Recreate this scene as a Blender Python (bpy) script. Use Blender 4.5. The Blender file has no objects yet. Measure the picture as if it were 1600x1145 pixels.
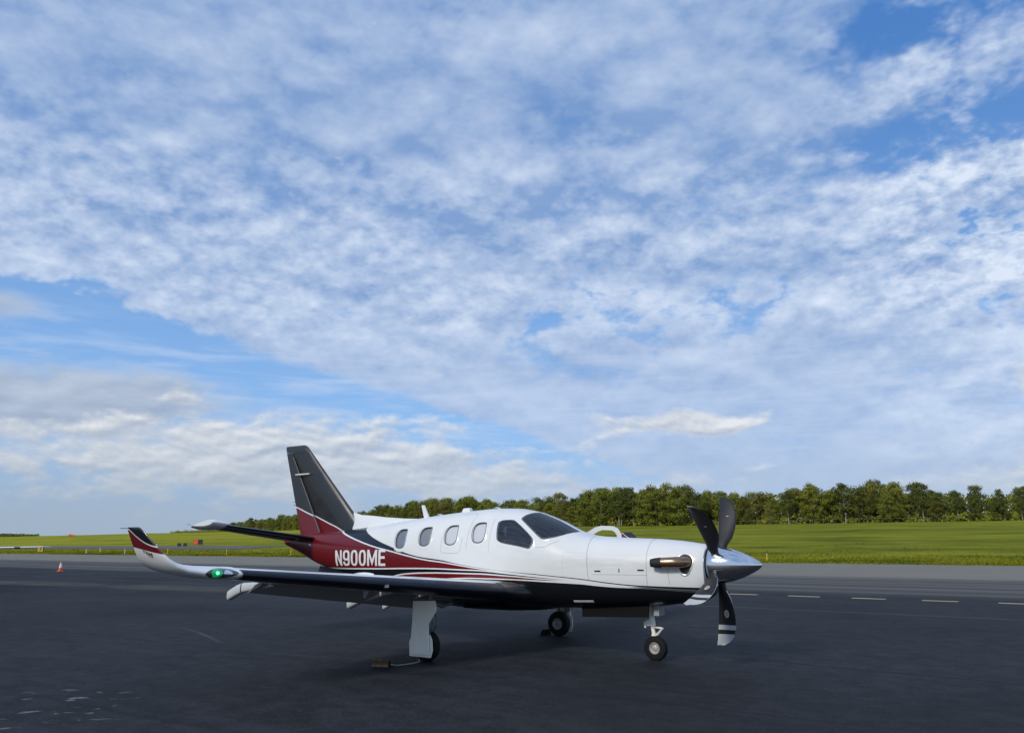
import bpy, bmesh, math, random
from mathutils.bvhtree import BVHTree
from mathutils import Vector, Matrix, noise as mnoise
random.seed(7)
PI = math.pi
sc = bpy.context.scene
COLL = sc.collection

# ------------------------------------------------------------------ camera
CAM = Vector((5.4719, -11.7763, 1.8021)); YAW = 2.17425; PITCH = 0.21393; ROLL = -0.004875
d = Vector((math.cos(PITCH)*math.cos(YAW), math.cos(PITCH)*math.sin(YAW), math.sin(PITCH)))
r = Vector((math.sin(YAW), -math.cos(YAW), 0)); u = r.cross(d)
r2 = r*math.cos(ROLL)+u*math.sin(ROLL); u2 = -r*math.sin(ROLL)+u*math.cos(ROLL)
cd = bpy.data.cameras.new('camera'); cam = bpy.data.objects.new('camera', cd); COLL.objects.link(cam)
M = Matrix((r2, u2, -d)).transposed().to_4x4(); M.translation = CAM; cam.matrix_world = M
cd.sensor_fit = 'HORIZONTAL'; cd.sensor_width = 36; cd.lens = 1244.73/1600*36
cd.clip_start = 0.1; cd.clip_end = 20000
sc.camera = cam

# ------------------------------------------------------------------ exposure
sc.view_settings.view_transform = 'Standard'; sc.view_settings.look = 'None'
sc.view_settings.exposure = 0.0; sc.view_settings.gamma = 1.0
sc.view_settings.use_curve_mapping = False
SUN_EL = math.radians(33)
sc.cycles.max_bounces = 5; sc.cycles.diffuse_bounces = 2; sc.cycles.glossy_bounces = 3; sc.cycles.transmission_bounces = 3; sc.cycles.transparent_max_bounces = 8

# ------------------------------------------------------------------ node helpers
class NB:
    """tiny expression builder on a node tree"""
    def __init__(s, nt): s.nt = nt
    def n(s, t, **k):
        x = s.nt.nodes.new(t)
        for a, v in k.items(): setattr(x, a, v)
        return x
    def put(s, sock, v):
        if isinstance(v, E): s.nt.links.new(v.o, sock)
        elif hasattr(v, 'is_output'): s.nt.links.new(v, sock)
        else: sock.default_value = v
    def m(s, op, *a, clamp=False):
        x = s.n('ShaderNodeMath', operation=op, use_clamp=clamp)
        for i, v in enumerate(a): s.put(x.inputs[i], v)
        return E(s, x.outputs[0])
    def ss(s, v, a, b):
        x = s.n('ShaderNodeMapRange', interpolation_type='SMOOTHSTEP')
        s.put(x.inputs['Value'], v); s.put(x.inputs['From Min'], a); s.put(x.inputs['From Max'], b)
        return E(s, x.outputs[0])
    def lin(s, v, a, b, c=0.0, e=1.0):
        x = s.n('ShaderNodeMapRange'); x.clamp = True
        for nme, q in (('Value', v), ('From Min', a), ('From Max', b), ('To Min', c), ('To Max', e)): s.put(x.inputs[nme], q)
        return E(s, x.outputs[0])
    def xyz(s, v):
        x = s.n('ShaderNodeSeparateXYZ'); s.put(x.inputs[0], v)
        return [E(s, o) for o in x.outputs]
    def vec(s, a, b, c):
        x = s.n('ShaderNodeCombineXYZ')
        for i, v in enumerate((a, b, c)): s.put(x.inputs[i], v)
        return E(s, x.outputs[0])
    def noise(s, v, scale, detail=4, rough=.55, dist=0.0):
        x = s.n('ShaderNodeTexNoise'); s.put(x.inputs['Vector'], v)
        x.inputs['Scale'].default_value = scale; x.inputs['Detail'].default_value = detail
        x.inputs['Roughness'].default_value = rough; x.inputs['Distortion'].default_value = dist
        return E(s, x.outputs['Fac'])
    def mix(s, f, a, b):
        x = s.n('ShaderNodeMix', data_type='RGBA')
        s.put(x.inputs[0], f)
        for i, v in ((6, a), (7, b)):
            if isinstance(v, (tuple, list)) and len(v) == 3: v = (*v, 1)
            s.put(x.inputs[i], v)
        return E(s, x.outputs[2])
    def curve(s, x, pts, xr, yr):
        c = s.n('ShaderNodeFloatCurve'); cv = c.mapping.curves[0]
        P = sorted([((a-xr[0])/(xr[1]-xr[0]), (b-yr[0])/(yr[1]-yr[0])) for a, b in pts])
        cv.points[0].location = P[0]; cv.points[1].location = P[-1]
        for q in P[1:-1]: cv.points.new(*q)
        for q in cv.points: q.handle_type = 'AUTO_CLAMPED'
        c.mapping.use_clip = False; c.mapping.update()
        s.put(c.inputs['Value'], s.lin(x, xr[0], xr[1]))
        return E(s, c.outputs[0])*(yr[1]-yr[0])+yr[0]
class E:
    def __init__(s, b, o): s.b = b; s.o = o
    def __add__(s, v): return s.b.m('ADD', s, v)
    __radd__ = __add__
    def __sub__(s, v): return s.b.m('SUBTRACT', s, v)
    def __rsub__(s, v): return s.b.m('SUBTRACT', v, s)
    def __mul__(s, v): return s.b.m('MULTIPLY', s, v)
    __rmul__ = __mul__
    def __truediv__(s, v): return s.b.m('DIVIDE', s, v)
def clamp01(e): return e.b.m('ADD', e, 0.0, clamp=True)

# ------------------------------------------------------------------ world: sky + cloud layers
W = bpy.data.worlds.new('World'); sc.world = W; W.use_nodes = True
nt = W.node_tree; nt.nodes.clear(); b = NB(nt)
sky = b.n('ShaderNodeTexSky', sky_type='NISHITA'); sky.sun_disc = False
sky.sun_elevation = SUN_EL; sky.sun_rotation = PI; sky.air_density = 1.0; sky.dust_density = 0.6; sky.ozone_density = 2.0
geo = b.n('ShaderNodeTexCoord')
D = b.xyz(geo.outputs['Generated'])
hx, hy = math.cos(YAW), math.sin(YAW)
up = b.m('MAXIMUM', D[2], 0.012)
ra = D[0]*hy - D[1]*hx; fo = D[0]*hx + D[1]*hy
A_ = ra/up; B_ = fo/up
az = b.m('ARCTAN2', ra, fo)*(180/PI); el = b.m('ARCSINE', D[2])*(180/PI)
Bl = b.m('LOGARITHM', B_*B_+.3, 2.718282)*.95
P = b.vec(A_, Bl, 0.0)
def gauss(x, y, cx, cy, rx, ry):
    q = (x-cx)*(1/rx); w = (y-cy)*(1/ry)
    return b.m('EXPONENT', (q*q+w*w)*-1.0)
wob = b.noise(P, 1.1, 3)-0.5
s1 = ((A_+2.0)*2.9-(B_-3.0)*1.14)*(1/3.116)+wob*0.7
s2 = ((A_-1.45)*1.29-(B_-2.34)*.88)*(-1/1.56)+wob*0.25
sheet = b.ss(s1, -0.15, 0.5)*b.ss(s2, -0.12, 0.25)
far = b.ss(B_, 5.0, 9.0)
cov = sheet*0.90 - gauss(A_, B_, .74, 1.44, .10, .16)*.46 - gauss(A_, B_, .86, 1.90, .14, .08)*.40 - gauss(A_, B_, .70, 3.5, .60, .50)*.46
wisp = (1.0-b.ss(s2, -0.12, 0.25))*0.66*b.ss(s1, 0.0, .5)
cov = cov + wisp - far*0.16
def dirv_(dz, sx=1.0): return b.vec(D[0]*sx, D[1]*sx, (D[2]+dz)*1.75)
def vor(v, scale):
    x = b.n('ShaderNodeTexVoronoi', feature='F1'); b.put(x.inputs['Vector'], v)
    x.inputs['Scale'].default_value = scale
    return E(b, x.outputs['Distance'])
fin_ = 1.0-b.ss(el, 15.0, 30.0)
wv = b.n('ShaderNodeTexNoise'); b.put(wv.inputs['Vector'], dirv_(0)); wv.inputs['Scale'].default_value = 15; wv.inputs['Detail'].default_value = 3; wv.inputs['Roughness'].default_value = .62
wsep = b.xyz(wv.outputs['Color'])
def warped(dz, k):
    return b.vec(D[0]+(wsep[0]-.5)*k, D[1]+(wsep[1]-.5)*k, (D[2]+dz)*1.75+(wsep[2]-.5)*k)
def puffs(dz):
    cg = 1.0-vor(warped(dz, .17), 9.0)*1.30; fg = 1.0-vor(warped(dz, .12), 21.0)*1.30
    return cg*(1.0-fin_)+fg*fin_
pA = puffs(0.0)
nA = b.noise(dirv_(0), 9.0, 4, .55); nA2 = b.noise(dirv_(.016), 9.0, 4, .55); fine = b.noise(dirv_(0), 52.0, 4, .6)
nL = b.noise(dirv_(0), 4.2, 3, .5)
near = b.ss(el, 19.0, 30.0)*(1.0-b.ss(A_, .35, .8))
mid_ = b.ss(el, 11.5, 16.0)*(1.0-b.ss(el, 22.0, 30.0))
low_ = 1.0-b.ss(el, 8.0, 14.0)
brk = b.ss(A_/b.m('MAXIMUM', B_, .3), .38, .60)
up_ = b.ss(el, 18.0, 27.0)
den = (pA-.5)*(.34+mid_*.10+brk*.25)+(nA-.5)*(.85+brk*.6+mid_*.3)+(fine-.5)*(.10+mid_*.30+brk*.40)+(nL-.5)*.8+cov-.15+near*.13+(pA-.5)*up_*.42+up_*.15*(1.0-brk)+brk*.10+mid_*.03
alpha = b.ss(den, .02-up_*.10, 0.50+up_*.28)*(0.96-low_*.10)
con = .62+mid_*.45+brk*.5-low_*.2
rel = ((nA-nA2)*1.9+(pA-.5)*(.16+up_*.22)+(nA-.5)*.40+(fine-.5)*(.18+mid_*.58+brk*.5))*con
edge = (1.0-b.ss(den, .15, .60))*alpha
lit = clamp01(rel+.24+edge*.45*(mid_+brk*.7)+(1.0-b.ss(el, 15.0, 31.0))*.18+brk*.14+(nL-.5)*.30)
ccol = b.mix(lit, (.235, .372, .645), (.74, .83, .97))
blue = b.n('ShaderNodeMix', data_type='RGBA', blend_type='MULTIPLY')
blue.inputs[0].default_value = 1.0
nt.links.new(sky.outputs[0], blue.inputs[6]); blue.inputs[7].default_value = (.100, .118, .132, 1)
zen = b.mix(b.ss(el, 4.0, 34.0), (.27, .50, .88), (.070, .22, .58))
base = b.mix(.85, E(b, blue.outputs[2]), zen)
c1 = b.mix(alpha, base, ccol)
# far streaky cirrus below the sheet
Q = b.vec(az*0.05, el*0.42, 0.0)
st = b.noise(Q, 2.2, 4, .6, .3)
c1 = b.mix(b.ss(st, .42, .75)*.55*b.ss(el, 2.0, 7.0)*(1.0-b.ss(el, 11.0, 17.0)), c1, (.55, .67, .88))
# low cumulus bank towards the horizon
Q2 = b.vec(az*0.105, el*0.30, 3.3); Q3 = b.vec(az*0.105-0.05, el*0.30+0.13, 3.3)
k1 = b.noise(Q2, 1.15, 4, .52, .2); k2 = b.noise(Q3, 1.15, 4, .52, .2)
k3 = b.noise(b.vec(az*0.22, el*0.5, 9.1), 1.1, 5, .54, .2); k4 = b.noise(b.vec(az*0.22-.05, el*0.5+.16, 9.1), 1.1, 5, .54, .2)
g1 = gauss(az, el, -33.0, 8.6, 13.0, 3.0)
gg = gauss(az, el, -31.0, 8.3, 13.5, 3.0)*.86+gauss(az, el, -34.0, 14.3, 4.2, 1.3)*.55
dg = (k1-.5)*1.0+(k3-.5)*.5+(fine-.5)*.2+gg-.14
ag = b.ss(dg, .0, .50)*.85
colg = b.mix(clamp01((k1-k2)*2.6+.42+(1.0-b.ss(dg, .05, .40))*.40), (.335, .400, .52), (.60, .665, .76))
c2 = b.mix(ag, c1, colg)
gw = gauss(az, el, -18.0, 5.6, 17.0, 3.0)*.66+gauss(az, el, -4.5, 4.9, 7.0, 1.2)*.26+gauss(az, el, 13.0, 7.9, 5.6, 1.0)*.60+gauss(az, el, 33, 3.6, 5.0, 1.6)*.5+gauss(az, el, 34, 9.3, 2.0, 1.3)*.4+gauss(az, el, 8, 3.4, 16.0, 1.2)*.34
dw = (k3-.5)*1.15+(fine-.5)*.25+gw-.17
aw = b.ss(dw, 0.0, .34)*.88
colw = b.mix(clamp01((k3-k4)*3.4+.48+(1.0-b.ss(dw, .02, .30))*.25), (.44, .50, .60), (.84, .86, .88))
c3 = b.mix(aw, c2, colw)
# haze towards the horizon
c4 = b.mix((1.0-b.ss(el, 0.6, 8.5))*.80, c3, b.mix(b.ss(az, -35., 20.), (.37, .43, .50), (.44, .545, .70)))
bg = b.n('ShaderNodeBackground'); bg.inputs['Strength'].default_value = 1.0
b.put(bg.inputs['Color'], c4)
ow = b.n('ShaderNodeOutputWorld'); nt.links.new(bg.outputs[0], ow.inputs[0])
W.cycles.sampling_method = 'MANUAL'; W.cycles.sample_map_resolution = 512

# ------------------------------------------------------------------ sun (veiled by thin cloud)
sl = bpy.data.lights.new('sun', 'SUN'); so = bpy.data.objects.new('sun', sl); COLL.objects.link(so)
sl.energy = 2.2; sl.angle = math.radians(10); sl.color = (1.0, .93, .82)
sdir = Vector((-0.06, -math.cos(SUN_EL), math.sin(SUN_EL))).normalized()
so.rotation_euler = sdir.to_track_quat('Z', 'Y').to_euler(); so.location = (0, -30, 30)

# ------------------------------------------------------------------ object helpers
def tag(o, label=None, cat=None, group=None, kind=None):
    if label: o['label'] = label
    if cat: o['category'] = cat
    if group: o['group'] = group
    if kind: o['kind'] = kind
    return o
def empty(name, loc=(0, 0, 0)):
    o = bpy.data.objects.new(name, None); COLL.objects.link(o); o.location = loc; o.empty_display_size = .2
    return o
def mk(name, verts, faces, mats, parent=None, smooth=True, idx=None, sharp=None):
    me = bpy.data.meshes.new(name); me.from_pydata([tuple(v) for v in verts], [], faces)
    if not isinstance(mats, (list, tuple)): mats = [mats]
    for m_ in mats: me.materials.append(m_)
    if idx: me.polygons.foreach_set('material_index', idx)
    if smooth:
        me.polygons.foreach_set('use_smooth', [True]*len(me.polygons))
    bm = bmesh.new(); bm.from_mesh(me)
    bmesh.ops.recalc_face_normals(bm, faces=bm.faces)
    if smooth:
        for e in bm.edges:
            if len(e.link_faces) == 2 and e.calc_face_angle(0) > math.radians(sharp or 38): e.smooth = False
    bm.to_mesh(me); bm.free(); me.update()
    o = bpy.data.objects.new(name, me); COLL.objects.link(o)
    if parent is not None: o.parent = parent
    return o
class G:
    """collects shapes for ONE mesh"""
    def __init__(s): s.v = []; s.f = []; s.i = []
    def add(s, v, f, mi=0):
        k = len(s.v); s.v += [tuple(q) for q in v]; s.f += [tuple(a+k for a in q) for q in f]; s.i += [mi]*len(f); return s
    def loft(s, rings, cap=(True, True), mi=0, closed=True):
        n = len(rings[0]); v = [q for R in rings for q in R]; f = []
        for k in range(len(rings)-1):
            for j in range(n if closed else n-1):
                a, c = k*n+j, k*n+(j+1) % n
                f.append((a, c, c+n, a+n))
        if cap[0]: f.append(tuple(range(n))[::-1])
        if cap[1]: f.append(tuple(range((len(rings)-1)*n, len(rings)*n)))
        return s.add(v, f, mi)
    def tube(s, pts, rad, n=10, cap=True, mi=0):
        pts = [Vector(q) for q in pts]; rings = []
        if not isinstance(rad, (list, tuple)): rad = [rad]*len(pts)
        for k, q in enumerate(pts):
            t = (pts[min(k+1, len(pts)-1)]-pts[max(k-1, 0)]).normalized()
            a = t.orthogonal().normalized() if k == 0 else (pa-t*pa.dot(t)).normalized()
            pa = a; c = t.cross(a)
            rings.append([q+(a*math.cos(2*PI*j/n)+c*math.sin(2*PI*j/n))*rad[k] for j in range(n)])
        return s.loft(rings, (cap, cap), mi)
    def lathe(s, o, ax, prof, n=28, cap=(True, True), mi=0):
        o = Vector(o); ax = Vector(ax).normalized(); a = ax.orthogonal().normalized(); c = ax.cross(a)
        return s.loft([[o+ax*h+(a*math.cos(2*PI*j/n)+c*math.sin(2*PI*j/n))*max(R, .0005) for j in range(n)] for h, R in prof], cap, mi)
    def prism(s, poly, y0, y1, mi=0, bev=0):
        """poly in (x,z), extruded along y"""
        return s.loft([[(a, y0, c) for a, c in poly], [(a, y1, c) for a, c in poly]], mi=mi)
    def box(s, lo, hi, mi=0):
        return s.prism([(lo[0], lo[2]), (hi[0], lo[2]), (hi[0], hi[2]), (lo[0], hi[2])], lo[1], hi[1], mi)
    def build(s, name, mats, parent=None, smooth=True, sharp=None):
        return mk(name, s.v, s.f, mats, parent, smooth, s.i, sharp)

# ------------------------------------------------------------------ materials
def mat(name, col, rough=.5, metal=0, coat=0, spec=.5, var=0.0, vscale=6, emit=None, bump=0, bscale=200, coatr=.05):
    m_ = bpy.data.materials.new(name); m_.use_nodes = True
    q = NB(m_.node_tree); bs = m_.node_tree.nodes['Principled BSDF']
    bs.inputs['Base Color'].default_value = (*col, 1); bs.inputs['Roughness'].default_value = rough
    bs.inputs['Metallic'].default_value = metal; bs.inputs['Coat Weight'].default_value = coat; bs.inputs['Coat Roughness'].default_value = coatr
    bs.inputs['Specular IOR Level'].default_value = spec
    if var or bump:
        tc = q.n('ShaderNodeTexCoord')
        nz = q.noise(tc.outputs['Object'], vscale, 5, .6)
        if var:
            lo = tuple(c*(1-var) for c in col); hi = tuple(min(1, c*(1+var*.6)) for c in col)
            q.put(bs.inputs['Base Color'], q.mix(nz, lo, hi))
            q.put(bs.inputs['Roughness'], q.lin(nz, .3, .7, rough*.85, min(1, rough*1.2)))
        if bump:
            bn = q.n('ShaderNodeBump'); bn.inputs['Strength'].default_value = bump; bn.inputs['Distance'].default_value = .01
            q.put(bn.inputs['Height'], q.noise(tc.outputs['Object'], bscale, 3))
            m_.node_tree.links.new(bn.outputs[0], bs.inputs['Normal'])
    if emit:
        bs.inputs['Emission Color'].default_value = (*emit[0], 1); bs.inputs['Emission Strength'].default_value = emit[1]
    return m_
WHITE = (.78, .79, .78); BLACK = (.008, .009, .012); NAVY = (.010, .014, .024); RED = (.138, .006, .008)
m_white = mat('white_paint', WHITE, .28, coat=.6, var=.04, vscale=3)
m_black = mat('black_paint', BLACK, .28, coat=.2, spec=.35)
m_matte = mat('matt_black_paint', (.003, .003, .0035), .6, spec=.08)
m_boot = mat('deice_boot_rubber', (.008, .011, .020), .42, spec=.3, var=.2, vscale=4)
m_under = mat('wing_underside_grey', (.36, .37, .37), .45, coat=.2, var=.08)
m_flapw = mat('flap_white', (.55, .56, .54), .4, coat=.2, var=.06)
m_chrome = mat('polished_metal', (.76, .77, .79), .12, metal=1)
m_metal = mat('gear_metal', (.55, .56, .57), .38, metal=.9, var=.15, vscale=20)
m_legs = mat('gear_leg_grey', (.16, .165, .17), .45, metal=.3, var=.25, vscale=18)
m_gearw = mat('gear_white_enamel', (.93, .88, .76), .4, coat=.2, var=.10, vscale=9)
m_rub = mat('tyre_rubber', (.009, .009, .010), .75, spec=.25, var=.3, vscale=14)
m_rim = mat('wheel_rim', (.42, .41, .36), .45, metal=.2, var=.25, vscale=25)
m_dark = mat('dark_cavity', (.008, .008, .008), .7)
m_line = mat('panel_joint', (.34, .35, .36), .6)
m_rivet = mat('rivet_grey', (.45, .46, .46), .5)
m_seal = mat('window_seal', (.05, .055, .06), .5)
m_letter = mat('lettering_white', (.80, .81, .80), .35, coat=.3)
m_txtk = mat('lettering_dark', (.03, .03, .035), .4)
m_txtr = mat('lettering_faded_red', (.42, .20, .20), .4)
m_bronze = mat('exhaust_bronze', (.40, .27, .17), .28, metal=.9, var=.5, vscale=9)
m_soot = mat('exhaust_soot', (.012, .011, .010), .7)
m_glass = mat('tinted_glass', (.012, .013, .012), .04, coat=.6, coatr=.02, spec=.5)
m_glassc = mat('cabin_glass', (.15, .18, .21), .07, coat=1, coatr=.02)
m_shade = mat('window_with_shade', (.60, .61, .64), .10, coat=1, coatr=.03)
m_shade2 = mat('window_half_shade', (.20, .22, .24), .10, coat=1, coatr=.03)
m_lamp = mat('lamp_reflector', (.85, .87, .88), .12, metal=1)
m_lens = mat('lamp_lens_dark', (.06, .075, .07), .08, coat=1)
m_green = mat('green_nav_light', (.005, .16, .05), .15, coat=1, emit=((.01, .45, .13), .45))
m_greenhot = mat('green_nav_bulb', (.1, .8, .4), .2, emit=((.12, 1.0, .45), 2.2))
m_rope = mat('chock_rope', (.30, .28, .25), .9)
m_chock = mat('chock_amber', (.12, .06, .018), .35, var=.4, vscale=25, coat=.3)
m_orange = mat('safety_orange', (.75, .10, .02), .5, var=.15)
m_yellow = mat('sign_yellow', (.62, .42, .03), .5)
m_signk = mat('sign_black', (.02, .02, .022), .5)
m_signw = mat('sign_white', (.72, .72, .66), .5)
m_post = mat('galvanised_post', (.35, .35, .34), .6)

# ------------------------------------------------------------------ fuselage shape (x forward, y left, z up; nose wheel at the origin)
ST = [(0.95, 1.700, 0.965, .325, 1.40), (0.88, 1.722, .92, .355, 1.39), (0.80, 1.735, .885, .378, 1.38), (0.5, 1.775, .85, .43, 1.35), (0.2, 1.80, .81, .475, 1.33), (-0.4, 1.825, .77, .54, 1.32),
      (-0.9, 1.855, .74, .585, 1.32), (-1.18, 1.905, .725, .61, 1.33), (-1.67, 2.12, .71, .65, 1.36), (-2.15, 2.28, .70, .67, 1.40), (-2.5, 2.335, .70, .675, 1.41), (-2.9, 2.345, .70, .675, 1.42),
      (-3.5, 2.315, .71, .67, 1.43), (-4.3, 2.25, .76, .64, 1.46), (-5.0, 2.18, .85, .58, 1.50), (-5.75, 2.10, .98, .49, 1.55), (-6.5, 2.03, 1.13, .385, 1.61), (-7.4, 1.97, 1.31, .25, 1.68), (-8.1, 1.93, 1.56, .14, 1.75), (-8.6, 1.88, 1.72, .06, 1.80)]
ST.sort(); SX = [q[0] for q in ST]
def herm(xs, ys, x):
    n = len(xs); x = min(max(x, xs[0]), xs[-1]); i = 0
    while i < n-2 and x > xs[i+1]: i += 1
    dl = [(ys[k+1]-ys[k])/(xs[k+1]-xs[k]) for k in range(n-1)]
    def mm(k):
        if k == 0: return dl[0]
        if k == n-1: return dl[-1]
        return 0.0 if dl[k-1]*dl[k] <= 0 else 2*dl[k-1]*dl[k]/(dl[k-1]+dl[k])
    h = xs[i+1]-xs[i]; t = (x-xs[i])/h
    return (2*t**3-3*t*t+1)*ys[i]+(t**3-2*t*t+t)*h*mm(i)+(-2*t**3+3*t*t)*ys[i+1]+(t**3-t*t)*h*mm(i+1)
SC = [[q[k] for q in ST] for k in range(5)]
_cache = {}
def sec(x):
    k = round(x, 4)
    if k not in _cache: _cache[k] = [herm(SX, SC[j], x) for j in (1, 2, 3, 4)]
    return _cache[k]
def surf(x, t, off=0.0, side=1):
    zt, zb, w, zc = sec(x); c, s = math.cos(t), math.sin(t); n = 2.25 if s > 0 else 2.7
    y = -(w+off)*math.copysign(abs(c)**(2/n), c)
    h = (zt-zc if s > 0 else zc-zb)+off
    return Vector((x, y*side, zc+h*math.copysign(abs(s)**(2/n), s)))
def t_of(x, z):
    zt, zb, w, zc = sec(x)
    if z >= zc: return math.asin(min(1, (z-zc)/(zt-zc))**(2.25/2))
    return -math.asin(min(1, (zc-z)/(zc-zb))**(2.7/2))

# livery: five boundary curves z(x) down the flank
def livery():
    m_ = bpy.data.materials.new('fuselage_livery'); m_.use_nodes = True
    q = NB(m_.node_tree); bs = m_.node_tree.nodes['Principled BSDF']
    tc = q.n('ShaderNodeTexCoord'); X, Y, Z = q.xyz(tc.outputs['Object'])
    xr = (-9.0, 1.2); yr = (.4, 2.8)
    cA = q.curve(X, [(-9, 2.45), (-6.5, 2.4), (-6.15, 2.13), (-5.851, 1.961), (-5.425, 1.802), (-5.0, 1.684), (-4.71, 1.605), (-4.275, 1.517), (-3.70, 1.457), (-3.33, 1.398), (-2.79, 1.335), (-2.28, 1.290), (-1.787, 1.262), (-1.48, 1.240), (-.94, 1.2), (-.545, 1.158), (-.155, 1.128), (.2, 1.117), (.83, 1.107), (1.2, 1.1)], xr, yr)
    cB = q.curve(X, [(-9, 2.6), (-7.6, 2.42), (-7.1, 2.13), (-6.756, 1.996), (-6.03, 1.803), (-5.48, 1.683), (-4.99, 1.603), (-4.54, 1.526), (-4.115, 1.463), (-3.70, 1.424), (-3.33, 1.379), (-2.965, 1.338), (-2.28, 1.276), (-1.49, 1.220), (-.94, 1.178), (-.5, 1.133), (0, 1.100), (1.2, 1.06)], xr, yr)
    cC = q.curve(X, [(-9, 1.25), (-7.4, 1.262), (-6.6, 1.263), (-6, 1.272), (-5.2, 1.288), (-4.53, 1.305), (-3.9, 1.312), (-3.33, 1.303), (-2.79, 1.293), (-2.28, 1.258), (-1.49, 1.203), (-.94, 1.170), (-.5, 1.127), (0, 1.097), (1.2, 1.05)], xr, yr)
    cD = q.curve(X, [(-9, .45), (-6, .5), (-5.5, .85), (-5.12, 1.10), (-4.77, 1.187), (-4.457, 1.218), (-4.119, 1.234), (-3.5, 1.243), (-2.97, 1.243), (-2.28, 1.219), (-1.49, 1.178), (-.94, 1.158), (-.5, 1.121), (0, 1.092), (1.2, 1.04)], xr, yr)
    cE = q.curve(X, [(-9, .42), (-5.2, .45), (-4.5, .90), (-4.094, 1.092), (-3.72, 1.134), (-3.34, 1.159), (-2.975, 1.167), (-2.29, 1.165), (-1.49, 1.148), (-.94, 1.138), (-.75, 1.122), (-.36, 1.096), (0, 1.080), (1.2, 1.02)], xr, yr)
    hw = q.curve(X, [(-9, .013), (-5, .012), (-2.3, .009), (-1, .008), (-.2, .004), (.15, .0), (1.2, 0)], xr, (0, .05))
    hE = q.curve(X, [(-9, .010), (-2.3, .009), (-1.5, .013), (-.9, .021), (-.6, .019), (-.2, .009), (.2, .0), (1.2, 0)], xr, (0, .05))
    e = .0025
    def above(c): return q.ss(Z-c, -e, e)
    def pin(c, h): return 1.0-q.ss(q.m('ABSOLUTE', Z-c)-h, -e, e)
    dk = (*BLACK, 1)
    rd = q.mix(q.ss(X, -1.5, -1.05), RED, BLACK)
    col = q.mix(above(cE), dk, rd)
    col = q.mix(above(cD), col, BLACK)
    col = q.mix(above(cC), col, rd)
    col = q.mix(above(cB), col, NAVY)
    for c_, h_ in ((cB, hw), (cC, hw), (cD, hw), (cE, hE)): col = q.mix(pin(c_, h_), col, WHITE)
    nz = q.noise(tc.outputs['Object'], 2.2, 4, .6)
    gr1 = q.noise(q.vec(X*1.2, Y*3.0, Z*7.0), 1.0, 5, .65)
    wh = q.mix(nz, (.70, .71, .69), (.80, .81, .795))
    wh = q.mix(q.ss(gr1, .52, .78)*.22*(1.0-q.ss(Z, 1.2, 1.9)), wh, (.46, .45, .41))
    soot = q.ss(gr1+q.noise(q.vec(X*2.0, Y, Z*18.0), 1.0, 3)-.5, .30, .70)*(1.0-q.ss(q.m('ABSOLUTE', Z-1.43+(X-.4)*.02), .02, .17))*q.ss(X, -2.4, -.3)*(1.0-q.ss(X, .35, .50))
    wh = q.mix(soot*.26, wh, (.33, .31, .28))
    bmp = q.n('ShaderNodeBump'); bmp.inputs['Strength'].default_value = .10; bmp.inputs['Distance'].default_value = .02
    q.put(bmp.inputs['Height'], q.noise(tc.outputs['Object'], 4.0, 2)); m_.node_tree.links.new(bmp.outputs[0], bs.inputs['Coat Normal'])
    col = q.mix(above(cA), col, wh)
    q.put(bs.inputs['Base Color'], col)
    bs.inputs['Roughness'].default_value = .26; bs.inputs['Coat Weight'].default_value = .22; bs.inputs['Coat Roughness'].default_value = .06; bs.inputs['Specular IOR Level'].default_value = .35
    return m_
m_liv = livery()

def finpaint(name, pts):
    """black above a white pinstripe, red below"""
    m_ = bpy.data.materials.new(name); m_.use_nodes = True
    q = NB(m_.node_tree); bs = m_.node_tree.nodes['Principled BSDF']
    tc = q.n('ShaderNodeTexCoord'); X, Y, Z = q.xyz(tc.outputs['Object'])
    c = q.curve(X, pts, (-9.2, -6.0), (1.5, 3.0))
    nz = q.noise(tc.outputs['Object'], 3, 5, .6)
    col = q.mix(q.ss(Z-c, -.003, .003), RED, q.mix(nz, (.012, .012, .012), (.03, .027, .024)))
    col = q.mix(1.0-q.ss(q.m('ABSOLUTE', Z-c)-.013, -.003, .003), col, WHITE)
    q.put(bs.inputs['Base Color'], col); q.put(bs.inputs['Roughness'], q.lin(nz, .3, .7, .25, .42))
    bs.inputs['Coat Weight'].default_value = .35
    return m_
m_fin = finpaint('fin_livery', [(-9.2, 2.70), (-8.33, 2.51), (-8.0, 2.40), (-7.69, 2.30), (-7.3, 2.17), (-6.9, 2.03), (-6.5, 1.80), (-6.0, 1.6)])

# ================================================================== SETTING
def terr(x, y):
    """grass field rising gently from the far pavement edge to the edge of the wood"""
    if y < 50.6: return -0.08
    L = 172+0.20*max(0.0, -x-60)
    s = (y-50.6)/L
    lf = min(1, max(0, (-x-60)/200))
    H = 5.9+1.4*lf
    if s < 1: z = H*(s**(1.0+.25*lf))
    else: z = H+1.2*(1-math.exp(-(s-1)*2))
    z += .35*mnoise.noise(Vector((x*.012, y*.014, 1.3)))*min(1, s*4)
    return z+.03
xs = [-9000, -5000, -3000, -2000, -1400, -1000]+list(range(-800, 201, 12))+[260, 340, 450, 600, 900, 1500, 3000, 6000]
ys = [-6000, -2000, -600, -200, -130, -60, 0, 30, 45, 50.2, 50.6, 51.4, 53, 56]+list(range(60, 420, 7))+[450, 500, 600, 800, 1200, 2000, 4000, 9000]
gv = [(x, y, terr(x, y) if y < 1300 else 6.0) for y in ys for x in xs]
nx = len(xs)
gf = [(j*nx+i, j*nx+i+1, (j+1)*nx+i+1, (j+1)*nx+i) for j in range(len(ys)-1) for i in range(nx-1)]
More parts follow.
